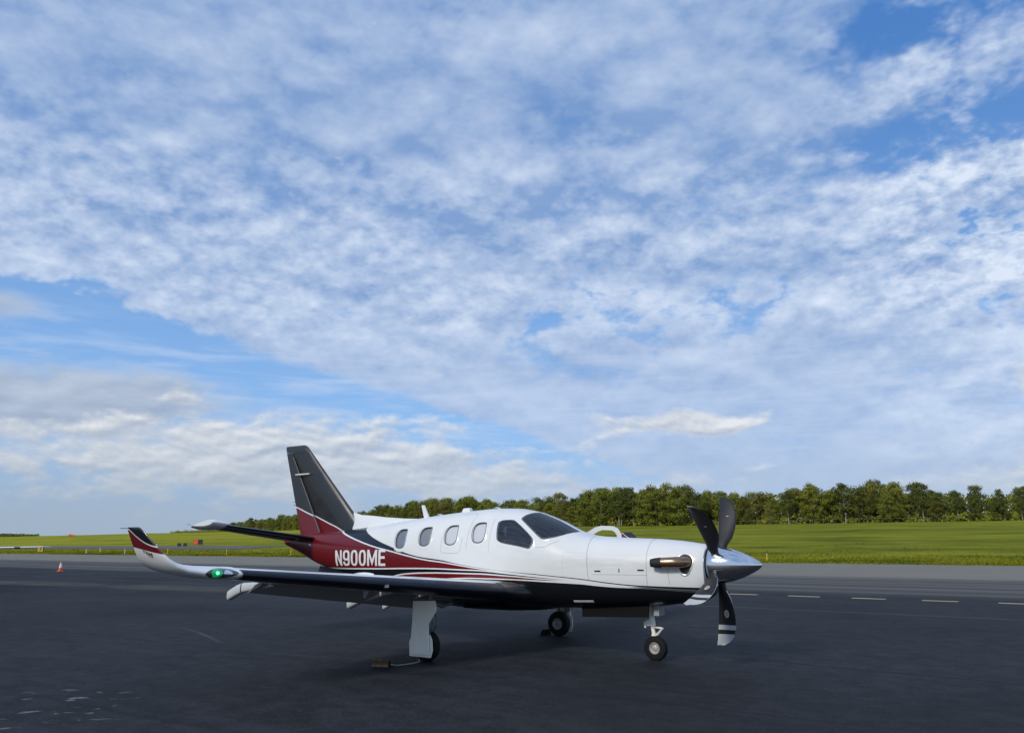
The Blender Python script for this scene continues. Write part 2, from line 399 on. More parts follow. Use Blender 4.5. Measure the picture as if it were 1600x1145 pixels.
def grassmat():
    m_ = bpy.data.materials.new('mown_grass'); m_.use_nodes = True
    q = NB(m_.node_tree); bs = m_.node_tree.nodes['Principled BSDF']
    tc = q.n('ShaderNodeTexCoord'); V = tc.outputs['Object']; X, Y, Z = q.xyz(V)
    stretched = q.vec(X*.35, Y, Z)
    n1 = q.noise(stretched, .06, 5, .65); n2 = q.noise(stretched, .42, 6, .75); n4 = q.noise(q.vec(X*.5, Y*.8, Z), .16, 5, .7); n3 = q.noise(V, 3.0, 5, .7)
    col = q.mix(q.ss(n1, .32, .68), (.140, .165, .014), (.255, .258, .020))
    col = q.mix(q.ss(n2, .40, .72)*.6, col, (.098, .118, .008))
    col = q.mix(q.ss(n3, .45, .75)*.6, col, (.34, .31, .04))
    col = q.mix(q.ss(n4, .50, .66)*.75, col, (.078, .098, .010))
    col = q.mix(q.ss(n4, .50, .36)*.45, col, (.33, .315, .03))
    farl = q.ss(X*-1.0, 80., 220.)
    col = q.mix(farl*q.ss(n1, .3, .55)*.7, col, (.36, .345, .03))
    q.put(bs.inputs['Base Color'], col); bs.inputs['Roughness'].default_value = .95; bs.inputs['Specular IOR Level'].default_value = .03
    bn = q.n('ShaderNodeBump'); bn.inputs['Strength'].default_value = .8; bn.inputs['Distance'].default_value = .25
    q.put(bn.inputs['Height'], n3+n2*1.5); m_.node_tree.links.new(bn.outputs[0], bs.inputs['Normal'])
    return m_
m_grass = grassmat()
g = mk('ground', gv, gf, m_grass); tag(g, kind='structure')

def asphaltmat():
    m_ = bpy.data.materials.new('apron_asphalt'); m_.use_nodes = True
    q = NB(m_.node_tree); bs = m_.node_tree.nodes['Principled BSDF']
    tc = q.n('ShaderNodeTexCoord'); V = tc.outputs['Object']; X, Y, Z = q.xyz(V)
    lanes = q.noise(q.vec(X*.012, Y*.75, 0.0), 1.0, 3, .6)
    rolls = q.noise(q.vec(X*.35, Y*2.6, 4.0), 1.0, 4, .65)
    big = q.noise(V, .16, 4, .55); fine = q.noise(V, 38, 4, .7); grit = q.noise(V, 160, 2, .6)
    wav = Y+(q.noise(q.vec(X*.12, 0.0, 2.0), 1.0, 2)-.5)*.5
    mott = q.noise(V, 2.6, 4, .72); agg = q.noise(V, 24, 3, .78)
    col = q.mix(q.ss(rolls*.45+mott*.55, .40, .62), (.0105, .0112, .0130), (.0285, .0300, .0340))
    col = q.mix(q.ss(agg, .54, .68)*.7, col, (.062, .063, .066))
    col = q.mix(q.ss(agg, .44, .32)*.6, col, (.006, .006, .007))
    col = q.mix(q.ss(big, .45, .7)*.55, col, (.0105, .0108, .0120))
    crk = q.n('ShaderNodeTexVoronoi', feature='DISTANCE_TO_EDGE'); q.put(crk.inputs['Vector'], q.vec(X*.28+(mott-.5)*.35, Y*.34+(mott-.5)*.35, 0.0)); crk.inputs['Scale'].default_value = 1.0
    ck_ = (1.0-q.ss(E(q, crk.outputs['Distance']), .002, .008))*q.ss(q.noise(V, .35, 2), .52, .60)
    col = q.mix(ck_*.7, col, (.004, .004, .0045))
    oil = q.ss(q.noise(V, .9, 4, .6), .66, .74)
    col = q.mix(oil*.6, col, (.007, .007, .008))
    # older, paler surfacing towards the taxiway
    mid = q.ss(wav, 15.6, 19.5)
    col = q.mix(mid, col, q.mix(q.ss(lanes, .30, .70), (.048, .046, .044), (.135, .125, .106)))
    old = q.ss(wav, 27.5, 31.0)
    col = q.mix(old, col, q.mix(q.ss(rolls, .3, .7), (.180, .165, .130), (.250, .228, .180)))
    # paler tan strip across the apron to the left and old paint-line traces
    strip = q.ss(X*-1.0, 9., 22.)*(1.0-q.ss(q.m('ABSOLUTE', Y-(7.0+(X+27.0)*.14))-.9+(big-.5)*3.5, -.5, .8))*q.ss(rolls, .30, .55)
    col = q.mix(strip*.8, col, (.085, .074, .055))
    for yy, wd, st in ((18.1, .25, .85), (21.2, .25, .45), (25.7, .40, .45), (10.0, .10, .45)):
        ln = (1.0-q.ss(q.m('ABSOLUTE', wav-yy), wd*.4, wd))*q.ss(q.noise(q.vec(X*.3, yy, 0.0), 1.0, 4), .25, .5)
        col = q.mix(ln*st, col, (.13, .125, .11))
    # long thin drag marks and patches in the sealed surface
    drag = q.noise(q.vec(X*.10, Y*7.0, 7.0), 1.0, 4, .6)
    col = q.mix(q.ss(drag, .60, .74)*.40, col, q.mix(mid, (.048, .050, .056), (.17, .165, .15)))
    for yy in (-6.6, -2.9, 4.7, 8.6, 12.3):
        sm = (1.0-q.ss(q.m('ABSOLUTE', Y-yy+(big-.5)*.5), .02, .09))*q.ss(q.noise(q.vec(X*.25, yy, 3.0), 1.0, 3), .40, .55)
        col = q.mix(sm*.5, col, (.007, .007, .008))
    # dark sealed joint running across the near apron
    jn = (1.0-q.ss(q.m('ABSOLUTE', Y-.93+(X+.11)*.07+(mott-.5)*.10), .03, .11))*q.ss(X, -.6, 1.0)
    col = q.mix(jn*.85, col, (.009, .010, .012))
    # faint pale scuff curve left by tyres
    al = (X+11.9)*.948-(Y+.72)*.319
    pr = (X+11.9)*.319+(Y+.72)*.948+(al-2.3)*(al-2.3)*.03-.08
    ar = (1.0-q.ss(q.m('ABSOLUTE', pr), .01, .07))*q.ss(al, 1.0, 2.2)*(1.0-q.ss(al, 3.8, 5.0))
    ar2 = (1.0-q.ss(q.m('ABSOLUTE', Y+1.05-(X+6.0)*.30), .01, .04))*q.ss(X, -7.2, -6.0)*(1.0-q.ss(X, -3.6, -2.0))
    col = q.mix((ar*.5+ar2*.22)*q.ss(mott, .30, .55), col, (.12, .12, .125))
    # scattered pale flecks in the left foreground
    fl = q.noise(q.vec((X*hy-Y*hx)*3.2, (X*hx+Y*hy)*5.2, 1.0), 1.0, 3, .5)
    reg = (1.0-q.ss(q.m('SQRT', (X+4.3)*(X+4.3)+(Y+7.15)*(Y+7.15)), .7, 1.6))
    flk = q.ss(fl+(fine-.5)*.20, .60, .66)*reg
    col = q.mix(flk*.85, col, (.21, .22, .23))
    col = q.mix(q.ss(fine, .52, .75)*.35, col, q.mix(mid, (.040, .041, .044), (.11, .11, .105)))
    q.put(bs.inputs['Base Color'], col)
    q.put(bs.inputs['Roughness'], q.lin(big*.5+rolls*.5, .35, .65, .66, .82))
    bs.inputs['Specular IOR Level'].default_value = .16
    bn = q.n('ShaderNodeBump'); bn.inputs['Strength'].default_value = .55; bn.inputs['Distance'].default_value = .012
    q.put(bn.inputs['Height'], fine+grit*.6+rolls*.8); m_.node_tree.links.new(bn.outputs[0], bs.inputs['Normal'])
    return m_
m_asph = asphaltmat()
# the far edge of the pavement wanders a little, as turf creeps over it
ex = [-1500, -900, -600]+[-420+k*2.0 for k in range(0, 291)]+[200, 300, 600, 1500]
ed = [50.3+.16*mnoise.noise(Vector((x*.35, 0, 0)))+.10*mnoise.noise(Vector((x*1.3, 3, 0))) for x in ex]
av = [(x, -160, 0) for x in ex]+[(x, y, 0) for x, y in zip(ex, ed)]
n_ = len(ex); af = [(i, i+1, n_+i+1, n_+i) for i in range(n_-1)]
tag(mk('apron', av, af, m_asph, smooth=False), kind='structure')

# connecting taxiway lying in the grass to the left
m_tax = mat('taxiway_asphalt', (.105, .102, .096), .85, var=.25, vscale=.3)
tv = []; tf = []
tx = [-330+k*6 for k in range(39)]
for k, x in enumerate(tx):
    for y in (66+.02*(x+200), 70, 74, 79+.01*(x+200)): tv.append((x, y, terr(x, y)+.05))
for k in range(len(tx)-1):
    for j in range(3): tf.append((k*4+j, (k+1)*4+j, (k+1)*4+j+1, k*4+j+1))
tag(mk('taxiway', tv, tf, m_tax), kind='structure')

# dashed boundary marking
m_paint = mat('faded_yellow_paint', (.42, .34, .17), .75, var=.5, vscale=7)
for k in range(-9, 12):
    x0 = .02+1.935*k-.42
    yy = 15.1+.006*k
    gq = G().add([(x0+random.uniform(-.03, .03), yy-.17, .005), (x0+.97+random.uniform(-.04, .04), yy-.17, .005), (x0+.97, yy+.17, .005), (x0, yy+.17, .005)], [(0, 1, 2, 3)])
    o = gq.build('painted_dash', m_paint, smooth=False)
    tag(o, kind='structure')

# ================================================================== AIRPLANE
AP = empty('airplane')
tag(AP, 'white, red and black single propeller airplane with winglets parked on the asphalt', 'airplane')

# ---- fuselage
NT = 132
def ring(x): return [surf(x, 2*PI*j/NT) for j in range(NT)]
fx = [-8.6+k*.03 for k in range(318)]+[.93, .95]
fx = sorted(set(round(q, 3) for q in fx if q <= .951))
CK = [(-2.523, .353), (-2.566, .575), (-2.590, .77), (-2.52, .825), (-2.303, .865), (-2.224, .815), (-1.857, .545), (-1.836, .447), (-1.885, .325), (-1.944, .311)]
WS = [(-2.185, .95), (-2.15, 1.10), (-2.075, 1.31), (-2.02, 1.50), (-1.60, 1.492), (-1.25, 1.485), (-1.262, 1.31), (-1.37, .958), (-1.49, .748), (-1.645, .603), (-1.72, .60)]
WIN = [[(-4.914, .319), (-4.850, .215), (-4.69, .215), (-4.635, .335), (-4.675, .715), (-4.70, .745), (-4.86, .75), (-4.937, .62)],
       [(-4.300, .379), (-4.240, .275), (-4.08, .275), (-4.015, .374), (-4.05, .715), (-4.08, .735), (-4.235, .738), (-4.322, .62)],
       [(-3.690, .410), (-3.632, .300), (-3.465, .295), (-3.405, .390), (-3.435, .71), (-3.465, .73), (-3.625, .73), (-3.705, .61)],
       [(-3.075, .433), (-3.021, .332), (-2.856, .332), (-2.805, .433), (-2.832, .74), (-2.86, .765), (-3.03, .755), (-3.095, .64)]]
def inside(p_, poly):
    c_ = False; n = len(poly)
    for k in range(n):
        (x0, t0), (x1, t1) = poly[k], poly[(k+1) % n]
        if (t0 > p_[1]) != (t1 > p_[1]) and p_[0] < (x1-x0)*(p_[1]-t0)/(t1-t0)+x0: c_ = not c_
    return c_
def opened(x, t):
    t = (t+PI) % (2*PI)-PI
    if t > PI/2: t = PI-t
    if t < .15: return False
    if x > -2.62: return inside((x, t), CK) or inside((x, t), WS)
    return any(inside((x, t), w_) for w_ in WIN)
def tubeskin(xs_, off, gap):
    v = []; f = []
    for x in xs_: v += [surf(x, 2*PI*j/NT, off) for j in range(NT)]
    fl_ = [[-5.1 < x < -1.0 and opened(x, 2*PI*j/NT) for j in range(NT)] for x in xs_]
    for k in range(len(xs_)-1):
        for j in range(NT):
            jj = (j+1) % NT
            if fl_[k][j] or fl_[k][jj] or fl_[k+1][j] or fl_[k+1][jj]: continue
            f.append((k*NT+j, k*NT+jj, (k+1)*NT+jj, (k+1)*NT+j))
    return v, f
fv, ff = tubeskin(fx, 0, 0)
ff.append(tuple(range(NT))[::-1]); ff.append(tuple(range((len(fx)-1)*NT, len(fx)*NT)))
FU = mk('fuselage', fv, ff, m_liv, AP, sharp=50)
m_cab = mat('cabin_lining', (.16, .15, .135), .8, var=.2, vscale=5)
m_seat = mat('seat_leather', (.22, .17, .12), .55, var=.25, vscale=6)
m_dash = mat('instrument_panel', (.015, .015, .016), .6)
lv_, lf_ = tubeskin([q for q in fx if -3.05 < q < -1.02], -.035, 0)
mk('cockpit_lining', lv_, lf_, m_cab, AP)
G().loft([[surf(x_, 2*PI*j/40, -.05) for j in range(40)] for x_ in (-3.05, -3.03)]).build('cabin_partition', m_cab, AP)
G().loft([[(-1.56, y, 1.30), (-1.56, y, h_-.05), (-1.50, y, h_), (-1.30, y, h_-.03), (-1.30, y, 1.30)] for y, h_ in ((-.47, 1.60), (-.40, 1.68), (-.25, 1.76), (0, 1.79), (.25, 1.76), (.40, 1.68), (.47, 1.60))]).build('instrument_panel', m_dash, AP, smooth=False)
for y in (-.27, .27):
    so_ = G().loft([[(-2.50-.03*k_, y-w_, z_), (-2.40-.03*k_, y-w_*1.0, z_), (-2.37-.03*k_, y, z_), (-2.40-.03*k_, y+w_, z_), (-2.50-.03*k_, y+w_, z_)] for k_, (z_, w_) in enumerate(((1.10, .21), (1.35, .22), (1.60, .22), (1.76, .20), (1.82, .13)))]).build('pilot_seat', m_seat, AP)
    G().loft([[(-2.58, y-w_, z_), (-2.50, y-w_, z_), (-2.50, y+w_, z_), (-2.58, y+w_, z_)] for z_, w_ in ((1.84, .10), (1.88, .13), (1.98, .13), (2.02, .10))]).build('headrest', m_seat, so_)
    G().box((-2.42, y-.21, 1.10), (-1.95, y+.21, 1.22)).build('seat_cushion', m_seat, so_, smooth=False)
    G().tube([(-1.56, y, 1.55), (-1.68, y, 1.55), (-1.70, y-.13, 1.60), (-1.71, y-.14, 1.68)], .016, 7).build('control_yoke', m_dash, AP)
def glassmat(name, tint, refl):
    m_ = bpy.data.materials.new(name); m_.use_nodes = True; q = NB(m_.node_tree); nt_ = m_.node_tree
    nt_.nodes.remove(nt_.nodes['Principled BSDF'])
    tr = q.n('ShaderNodeBsdfTransparent'); tr.inputs[0].default_value = (*tint, 1)
    gl = q.n('ShaderNodeBsdfGlossy'); gl.inputs['Roughness'].default_value = .03
    fr = q.n('ShaderNodeFresnel'); fr.inputs[0].default_value = refl
    mx = q.n('ShaderNodeMixShader'); nt_.links.new(fr.outputs[0], mx.inputs[0]); nt_.links.new(tr.outputs[0], mx.inputs[1]); nt_.links.new(gl.outputs[0], mx.inputs[2])
    nt_.links.new(mx.outputs[0], nt_.nodes['Material Output'].inputs[0]); return m_
m_cockglass = glassmat('cockpit_glass', (.55, .56, .53), 2.1)

def patch(name, poly, mats, parent, off=.004, side=1, rings=5, flat=False):
    """convex outline in (x,t) laid on the fuselage skin as a slightly proud sheet"""
    cx = sum(p_[0] for p_ in poly)/len(poly); ct = sum(p_[1] for p_ in poly)/len(poly)
    den = []
    for k in range(len(poly)):
        a, c = poly[k], poly[(k+1) % len(poly)]
        for j in range(3): den.append((a[0]+(c[0]-a[0])*j/3, a[1]+(c[1]-a[1])*j/3))
    v = [surf(cx, ct, off, side)]; f = []; n = len(den)
    for k in range(1, rings+1):
        for p_ in den: v.append(surf(cx+(p_[0]-cx)*k/rings, ct+(p_[1]-ct)*k/rings, off, side))
    for j in range(n): f.append((0, 1+j, 1+(j+1) % n))
    for k in range(rings-1):
        for j in range(n):
            a, c = 1+k*n+j, 1+k*n+(j+1) % n; f.append((a, c, c+n, a+n))
    if mats is m_cockglass: return mk(name, v, f, mats, parent)
    # skirt
    k0 = 1+(rings-1)*n; base = len(v)
    for p_ in den: v.append(surf(p_[0], p_[1], -.006 if off > 0 else off-.01, side))
    for j in range(n): f.append((k0+j, k0+(j+1) % n, base+(j+1) % n, base+j))
    return mk(name, v, f, mats, parent)
def smoothpoly(poly, it=2, keep=.25):
    for _ in range(it):
        o = []
        for k in range(len(poly)):
            a, c = poly[k], poly[(k+1) % len(poly)]
            o.append((a[0]+(c[0]-a[0])*keep, a[1]+(c[1]-a[1])*keep)); o.append((a[0]+(c[0]-a[0])*(1-keep), a[1]+(c[1]-a[1])*(1-keep)))
        poly = o
    return poly
def rim(name, poly, width, m_, parent, off, side=1, wt=None, deep=None):
    """ring round an outline"""
    cx = sum(p_[0] for p_ in poly)/len(poly); ct = sum(p_[1] for p_ in poly)/len(poly); n = len(poly); v = []; f = []
    sx = max(abs(p_[0]-cx) for p_ in poly); stt = max(abs(p_[1]-ct) for p_ in poly)
    def sc_(p_, w): return (cx+(p_[0]-cx)*(1+w/sx), ct+(p_[1]-ct)*(1+(wt or w*1.6)/stt*(w/width)))
    rows_ = ((-width*.25, off*.6), (0, off), (width, off), (width*1.2, -.004))
    if deep is not None: rows_ = ((.001, deep),)+rows_[1:]
    for w, o_ in rows_:
        for p_ in poly: v.append(surf(*sc_(p_, w), o_, side))
    for k in range(3):
        for j in range(n):
            a, c = k*n+j, k*n+(j+1) % n; f.append((a, c, c+n, a+n))
    return mk(name, v, f, m_, parent)
def strip(g_, pts, w, off, side=1, sub=6):
    """thin line along (x,t) points on the skin"""
    P_ = []
    for k in range(len(pts)-1):
        for j in range(sub):
            P_.append((pts[k][0]+(pts[k+1][0]-pts[k][0])*j/sub, pts[k][1]+(pts[k+1][1]-pts[k][1])*j/sub))
    P_.append(pts[-1])
    W3 = [surf(a, c, off, side) for a, c in P_]; v = []; f = []
    for k, q in enumerate(W3):
        t = (W3[min(k+1, len(W3)-1)]-W3[max(0, k-1)]).normalized()
        nrm = Vector((0, q.y, (q.z-sec(q.x)[3]))).normalized()
        s_ = t.cross(nrm).normalized()*w*.5
        v += [q+s_, q-s_]
    f = [(2*k, 2*k+1, 2*k+3, 2*k+2) for k in range(len(W3)-1)]
    g_.add(v, f)

for side in (1, -1):
    for k, wp in enumerate(WIN):
        pl = smoothpoly(wp, 2)
        w = patch('cabin_window', pl, [m_glassc, m_shade2, m_shade, m_shade][k], AP, -.022, side)
        rim('window_seal', pl, .011, m_seal, w, .006, side, None, -.024)
        fr = rim('window_frame', [(x_*1.0, t_) for x_, t_ in [(cxx, ctt) for cxx, ctt in pl]], .05, m_white, w, .0035, side)
    pl = smoothpoly(CK, 2, .18)
    w = patch('cockpit_side_window', pl, m_cockglass, AP, .005, side, 6)
    rim('window_seal', pl, .012, m_seal, w, .007, side)
    rim('window_frame', pl, .06, m_white, w, .004, side)
    pl = smoothpoly(WS, 2, .15)
    w = patch('windshield_pane', pl, m_cockglass, AP, .005, side, 8)
    rim('window_seal', pl, .010, m_seal, w, .007, side, .02)
    rim('window_frame', pl, .055, m_white, w, .004, side, .075)

# panel joints and rivets
for side in (1, -1):
    def jline(pts, w, off, side, sub=6):
        g_ = G(); strip(g_, pts, w, off, side, sub); g_.build('panel_joint', m_line, AP)
    z = lambda x, zz: (x, t_of(x, zz))
    jline([(-.94+.02*k, t) for k, t in enumerate([1.5, 1.2, .9, .6, .3, 0, -.13])], .006, .002, side)
    jline([(.10+.004*k, t) for k, t in enumerate([1.5, 1.2, .9, .6, .3, 0, -.29])], .006, .002, side)
    jline([(-.745, -.035), (-.3, -.036), (.13, -.044)], .005, .002, side)
    jline([z(-3.75, 1.86), z(-3.745, 1.63), z(-3.70, 1.585), z(-3.36, 1.575), z(-3.30, 1.63), z(-3.28, 1.84)], .005, .002, side, 3)
    jline([(-3.17, .2), (-3.17, .6), (-3.13, 1.05), (-3.25, 1.15), (-3.45, 1.1)], .005, .002, side)
    jline([(-2.1, .40), (-1.75, .36), (-1.60, .42), (-1.38, .72)], .005, .002, side, 4)
    jline([(-2.69, .15), (-2.70, .5), (-2.69, .9)], .004, .002, side)
    jline([(.44, .1), (.45, -.1), (.46, -.30)], .006, .002, side)
    gr = G()
    fr = [z(-1.27, 1.24), z(-1.27, 1.57), z(-1.24, 1.61), z(-.90, 1.59), z(-.86, 1.56), z(-.83, 1.2)]
    for k in range(len(fr)-1):
        a, c = fr[k], fr[k+1]; L_ = (surf(*a)-surf(*c)).length; nn = max(1, int(L_/.045))
        for j in range(nn):
            x_, t_ = a[0]+(c[0]-a[0])*j/nn, a[1]+(c[1]-a[1])*j/nn
            q = surf(x_, t_, .002, side); gr.add([q+Vector((dx, 0, dz))*.0055 for dx, dz in ((-1, -1), (1, -1), (1, 1), (-1, 1))], [(0, 1, 2, 3)])
    tag(gr.build('rivets', m_rivet, AP), kind='stuff')
    for x_, zz in ((-.67, 1.322), (.03, 1.345)):
        patch('cowl_vent', [z(x_-.05, zz-.011), z(x_+.05, zz-.011), z(x_+.05, zz+.011), z(x_-.05, zz+.011)], m_dark, AP, .004, side, 1)
    patch('cowl_latch', [z(-.322, 1.31), z(-.308, 1.31), z(-.308, 1.365), z(-.322, 1.365)], m_dark, AP, .004, side, 1)
    patch('belly_marker', [z(-1.16, .835), z(-.82, .845), z(-.82, .872), z(-1.16, .862)], m_letter, AP, .005, side, 2)
    patch('tail_placard', [(-7.66, .0), (-7.57, .0), (-7.57, .12), (-7.66, .12)], m_letter if side == 1 else m_letter, AP, .004, side, 1)

# registration lettering
def letters(txt, x0, x1, z0, z1, m_, parent, name, side=1, bold=.02, mapf=None, cuts=10):
    cu = bpy.data.curves.new('t', 'FONT'); cu.body = txt; cu.size = 1; cu.offset = bold; cu.resolution_u = 4; cu.space_character = 1.06
    ob = bpy.data.objects.new('t', cu); COLL.objects.link(ob)
    bpy.context.view_layer.update()
    me = bpy.data.meshes.new_from_object(ob.evaluated_get(bpy.context.evaluated_depsgraph_get()))
    bpy.data.objects.remove(ob); bpy.data.curves.remove(cu)
    bm = bmesh.new(); bm.from_mesh(me); bpy.data.meshes.remove(me)
    bx = [v.co.x for v in bm.verts]; by = [v.co.y for v in bm.verts]
    ax_, bx_, ay, by_ = min(bx), max(bx), min(by), max(by)
    for k in range(1, cuts):
        bmesh.ops.bisect_plane(bm, geom=bm.verts[:]+bm.edges[:]+bm.faces[:], plane_co=(0, ay+(by_-ay)*k/cuts, 0), plane_no=(0, 1, 0))
    vs = []
    for v in bm.verts:
        fx_ = (v.co.x-ax_)/(bx_-ax_); fz = (v.co.y-ay)/(by_-ay)
        vs.append(mapf(fx_, fz))
    bm.verts.index_update()
    fs = [tuple(v.index for v in f.verts) for f in bm.faces]; bm.free()
    return mk(name, vs, fs, m_, parent, smooth=False)
def regmap(side):
    def f(a, c):
        a_ = a if side == 1 else 1-a
        x = -6.70+(a_)*1.56; zz = 1.318+.022*a_+c*(.295)
        return surf(x, t_of(x, zz), .004, side)
    return f
def glyphs():
    """condensed block letters as strips; unit height, letter width .56"""
    out = []; w = .56; st_ = .155
    def quad(*p): out.append((idx_[0], [(x_+ox, z_) for x_, z_ in p]))
    idx_ = [0]
    def ringp(cx, cz, rx, rz, a0=0, a1=2*PI, n=26, t_=st_):
        for k in range(n):
            b0, b1 = a0+(a1-a0)*k/n, a0+(a1-a0)*(k+1)/n
            def pt(a, sx, sz): 
                c_, s__ = math.cos(a), math.sin(a); return (cx+sx*math.copysign(abs(c_)**.72, c_), cz+sz*math.copysign(abs(s__)**.72, s__))
            quad(pt(b0, rx, rz), pt(b1, rx, rz), pt(b1, rx-t_, rz-t_*.82), pt(b0, rx-t_, rz-t_*.82))
    ox = 0
    for ch in 'N900ME':
        if ch == 'N':
            quad((0, 0), (st_, 0), (st_, 1), (0, 1)); quad((w-st_, 0), (w, 0), (w, 1), (w-st_, 1)); quad((st_, 1), (st_, .68), (w-st_, 0), (w-st_, .32)); adv = w
        elif ch == '0': ringp(w/2, .5, w/2, .5); adv = w
        elif ch == '9':
            ringp(w/2, .67, w/2, .33); quad((w-st_, .64), (w, .66), (w, .26), (w-st_, .30)); ringp(w/2, .27, w/2, .27, -PI, 0, 14); adv = w
        elif ch == 'M':
            wm = .76; quad((0, 0), (st_*.95, 0), (st_*.95, 1), (0, 1)); quad((wm-st_*.95, 0), (wm, 0), (wm, 1), (wm-st_*.95, 1))
            quad((st_*.95, 1), (st_*.95, .62), (wm/2, 0), (wm/2, .38)); quad((wm-st_*.95, .62), (wm-st_*.95, 1), (wm/2, .38), (wm/2, 0)); adv = wm
        else:
            quad((0, 0), (st_, 0), (st_, 1), (0, 1)); quad((st_, 0), (w*.92, 0), (w*.92, .15), (st_, .15)); quad((st_, .85), (w*.90, .85), (w*.90, 1), (st_, 1)); quad((st_, .44), (w*.84, .44), (w*.84, .59), (st_, .59)); adv = w*.92
        ox += adv+.10; idx_[0] += 1
    tot = ox-.10
    return [(k_, [(x_/tot, z_) for x_, z_ in q]) for k_, q in out]
for side in (1, -1):
    fm = regmap(side); gl_ = glyphs()
    for ci in range(6):
        gq = G()
        for k_, q in gl_:
            if k_ != ci: continue
            n_z = 8; v = []
            A0, A1, A2, A3 = [Vector((p_[0], p_[1])) for p_ in q]
            for k in range(n_z+1):
                l_ = A0.lerp(A3, k/n_z); r_ = A1.lerp(A2, k/n_z)
                v += [fm(l_.x, l_.y), fm(r_.x, r_.y)]
            gq.add(v, [(2*k, 2*k+1, 2*k+3, 2*k+2) for k in range(n_z)])
        gq.build('registration_character', m_letter, AP, smooth=False)

# ---- nose: front face, inlet, spinner, blades
AX = 1.418
gq = G().lathe((.952, 0, AX), (1, 0, 0), [(0, .275), (.006, .275), (.006, .2)], 36); gq.build('cowl_front_ring', m_dark, AP)
inl = [( .956, .20*math.cos(2*PI*k/24), 1.045+.075*math.sin(2*PI*k/24)) for k in range(24)]
G().loft([inl, [(.90, y*.9, 1.045+(z_-1.045)*.9) for _, y, z_ in inl]]).build('air_inlet', m_dark, AP)
prof = [(0, .262), (.02, .266), (.10, .264), (.20, .252), (.32, .226), (.44, .187), (.55, .140), (.64, .096), (.70, .060), (.735, .030), (.752, .008)]
SP = G().lathe((.965, 0, AX), (1, 0, .012), prof, 48).build('spinner', m_chrome, AP, sharp=60)
def bladepaint():
    m_ = bpy.data.materials.new('blade_black'); m_.use_nodes = True
    bs = m_.node_tree.nodes['Principled BSDF']; bs.inputs['Base Color'].default_value = (.014, .0145, .016, 1)
    bs.inputs['Roughness'].default_value = .48
    return m_
m_bl = bladepaint(); m_tip = mat('blade_tip_grey', (.50, .51, .50), .5, var=.08); m_edge = mat('blade_nickel_edge', (.45, .46, .47), .35, metal=.8)
m_badge = mat('blade_badge', (.42, .27, .20), .4); m_badge2 = mat('blade_badge_ring', (.55, .50, .46), .4)
RS = [(.20, .10, .05), (.28, .12, .055), (.36, .16, .05), (.46, .205, .036), (.58, .24, .026), (.70, .262, .019), (.80, .268, .0145), (.865, .266, .013), (.935, .259, .011), (.998, .245, .0095), (1.05, .226, .0085), (1.09, .200, .008), (1.125, .162, .007), (1.15, .120, .006), (1.158, .09, .005)]
def blade(ang):
    a = math.radians(ang); er = Vector((0, -math.sin(a), math.cos(a))); et = Vector((0, -math.cos(a), -math.sin(a)))
    hub = Vector((1.085, 0, AX)); rings = []
    NS = 20
    for R, c, th in RS:
        f = (R-.2)/.96
        beta = math.radians(-24+34*f)      # twist about the feathered position
        cdv = Vector((1, 0, 0))*math.cos(beta)+et*math.sin(beta); nv = et*math.cos(beta)-Vector((1, 0, 0))*math.sin(beta)
        te = -.055-.075*f-.03*f**4           # trailing edge line, nearly straight
        if R < .4: te = -c*.5
        rg = []
        for k in range(NS):
            ph = 2*PI*k/NS
            s_ = .5+.5*math.cos(ph)
            tk = th*math.sin(ph)*(.9 if s_ > .5 else .75)+.014*f*math.sin(PI*s_)
            rg.append(hub+er*R+cdv*(te+c*s_)+nv*tk)
        rings.append(rg)
    gq = G(); n = NS; v = [q for R in rings for q in R]; gq.v = [tuple(q) for q in v]
    for k in range(len(RS)-1):
        rm = (RS[k][0]+RS[k+1][0])/2
        for j in range(n):
            A, C = k*n+j, k*n+(j+1) % n
            ph = 2*PI*(j+.5)/n; back = math.sin(ph) < 0
            mi = 0
            if back and (.865 < rm < .935 or .998 < rm): mi = 1
            if math.cos(ph) > .95 and .4 < rm < 1.1 and mi == 0 and back: mi = 2
            gq.f.append((A, C, C+n, A+n)); gq.i.append(mi)
    gq.f.append(tuple(range((len(RS)-1)*n, len(RS)*n))); gq.i.append(1)
    # oval badge on the marked side
    for rad, m2, lift in ((1.0, 4, .0), (.62, 3, .0015)):
        R = .70; f = (R-.2)/.96; beta = math.radians(-24+34*f); c, th = .262, .019
        cdv = Vector((1, 0, 0))*math.cos(beta)+et*math.sin(beta); nv = et*math.cos(beta)-Vector((1, 0, 0))*math.sin(beta)
        te = -.055-.075*f-.03*f**4
        ce = hub+er*R+cdv*(te+c*.5)+nv*(-th-.004-lift+.014*f)
        gq.add([ce+cdv*math.cos(2*PI*k/18)*.036*rad+er*math.sin(2*PI*k/18)*.058*rad for k in range(18)], [tuple(range(18))], m2)
    # small strip on the plain side
    R = .80; f = (R-.2)/.96; beta = math.radians(-24+34*f); cdv = Vector((1, 0, 0))*math.cos(beta)+et*math.sin(beta); nv = et*math.cos(beta)-Vector((1, 0, 0))*math.sin(beta)
    ce = hub+er*R+cdv*(-.055-.075*f+.134)+nv*(.014*.9+.0145+.006)
    gq.add([ce+cdv*i_*.018+er*j_*.006 for i_, j_ in ((-1, -1), (1, -1), (1, 1), (-1, 1))], [(0, 1, 2, 3)], 4)
    # boot round the shank where it leaves the spinner
    gq.tube([hub+er*.15, hub+er*.24], [.062, .058], 16, mi=0)
    return gq.build('propeller_blade', [m_bl, m_tip, m_edge, m_badge, m_badge2], SP, sharp=60)
for k in range(5): blade(44+72*k)

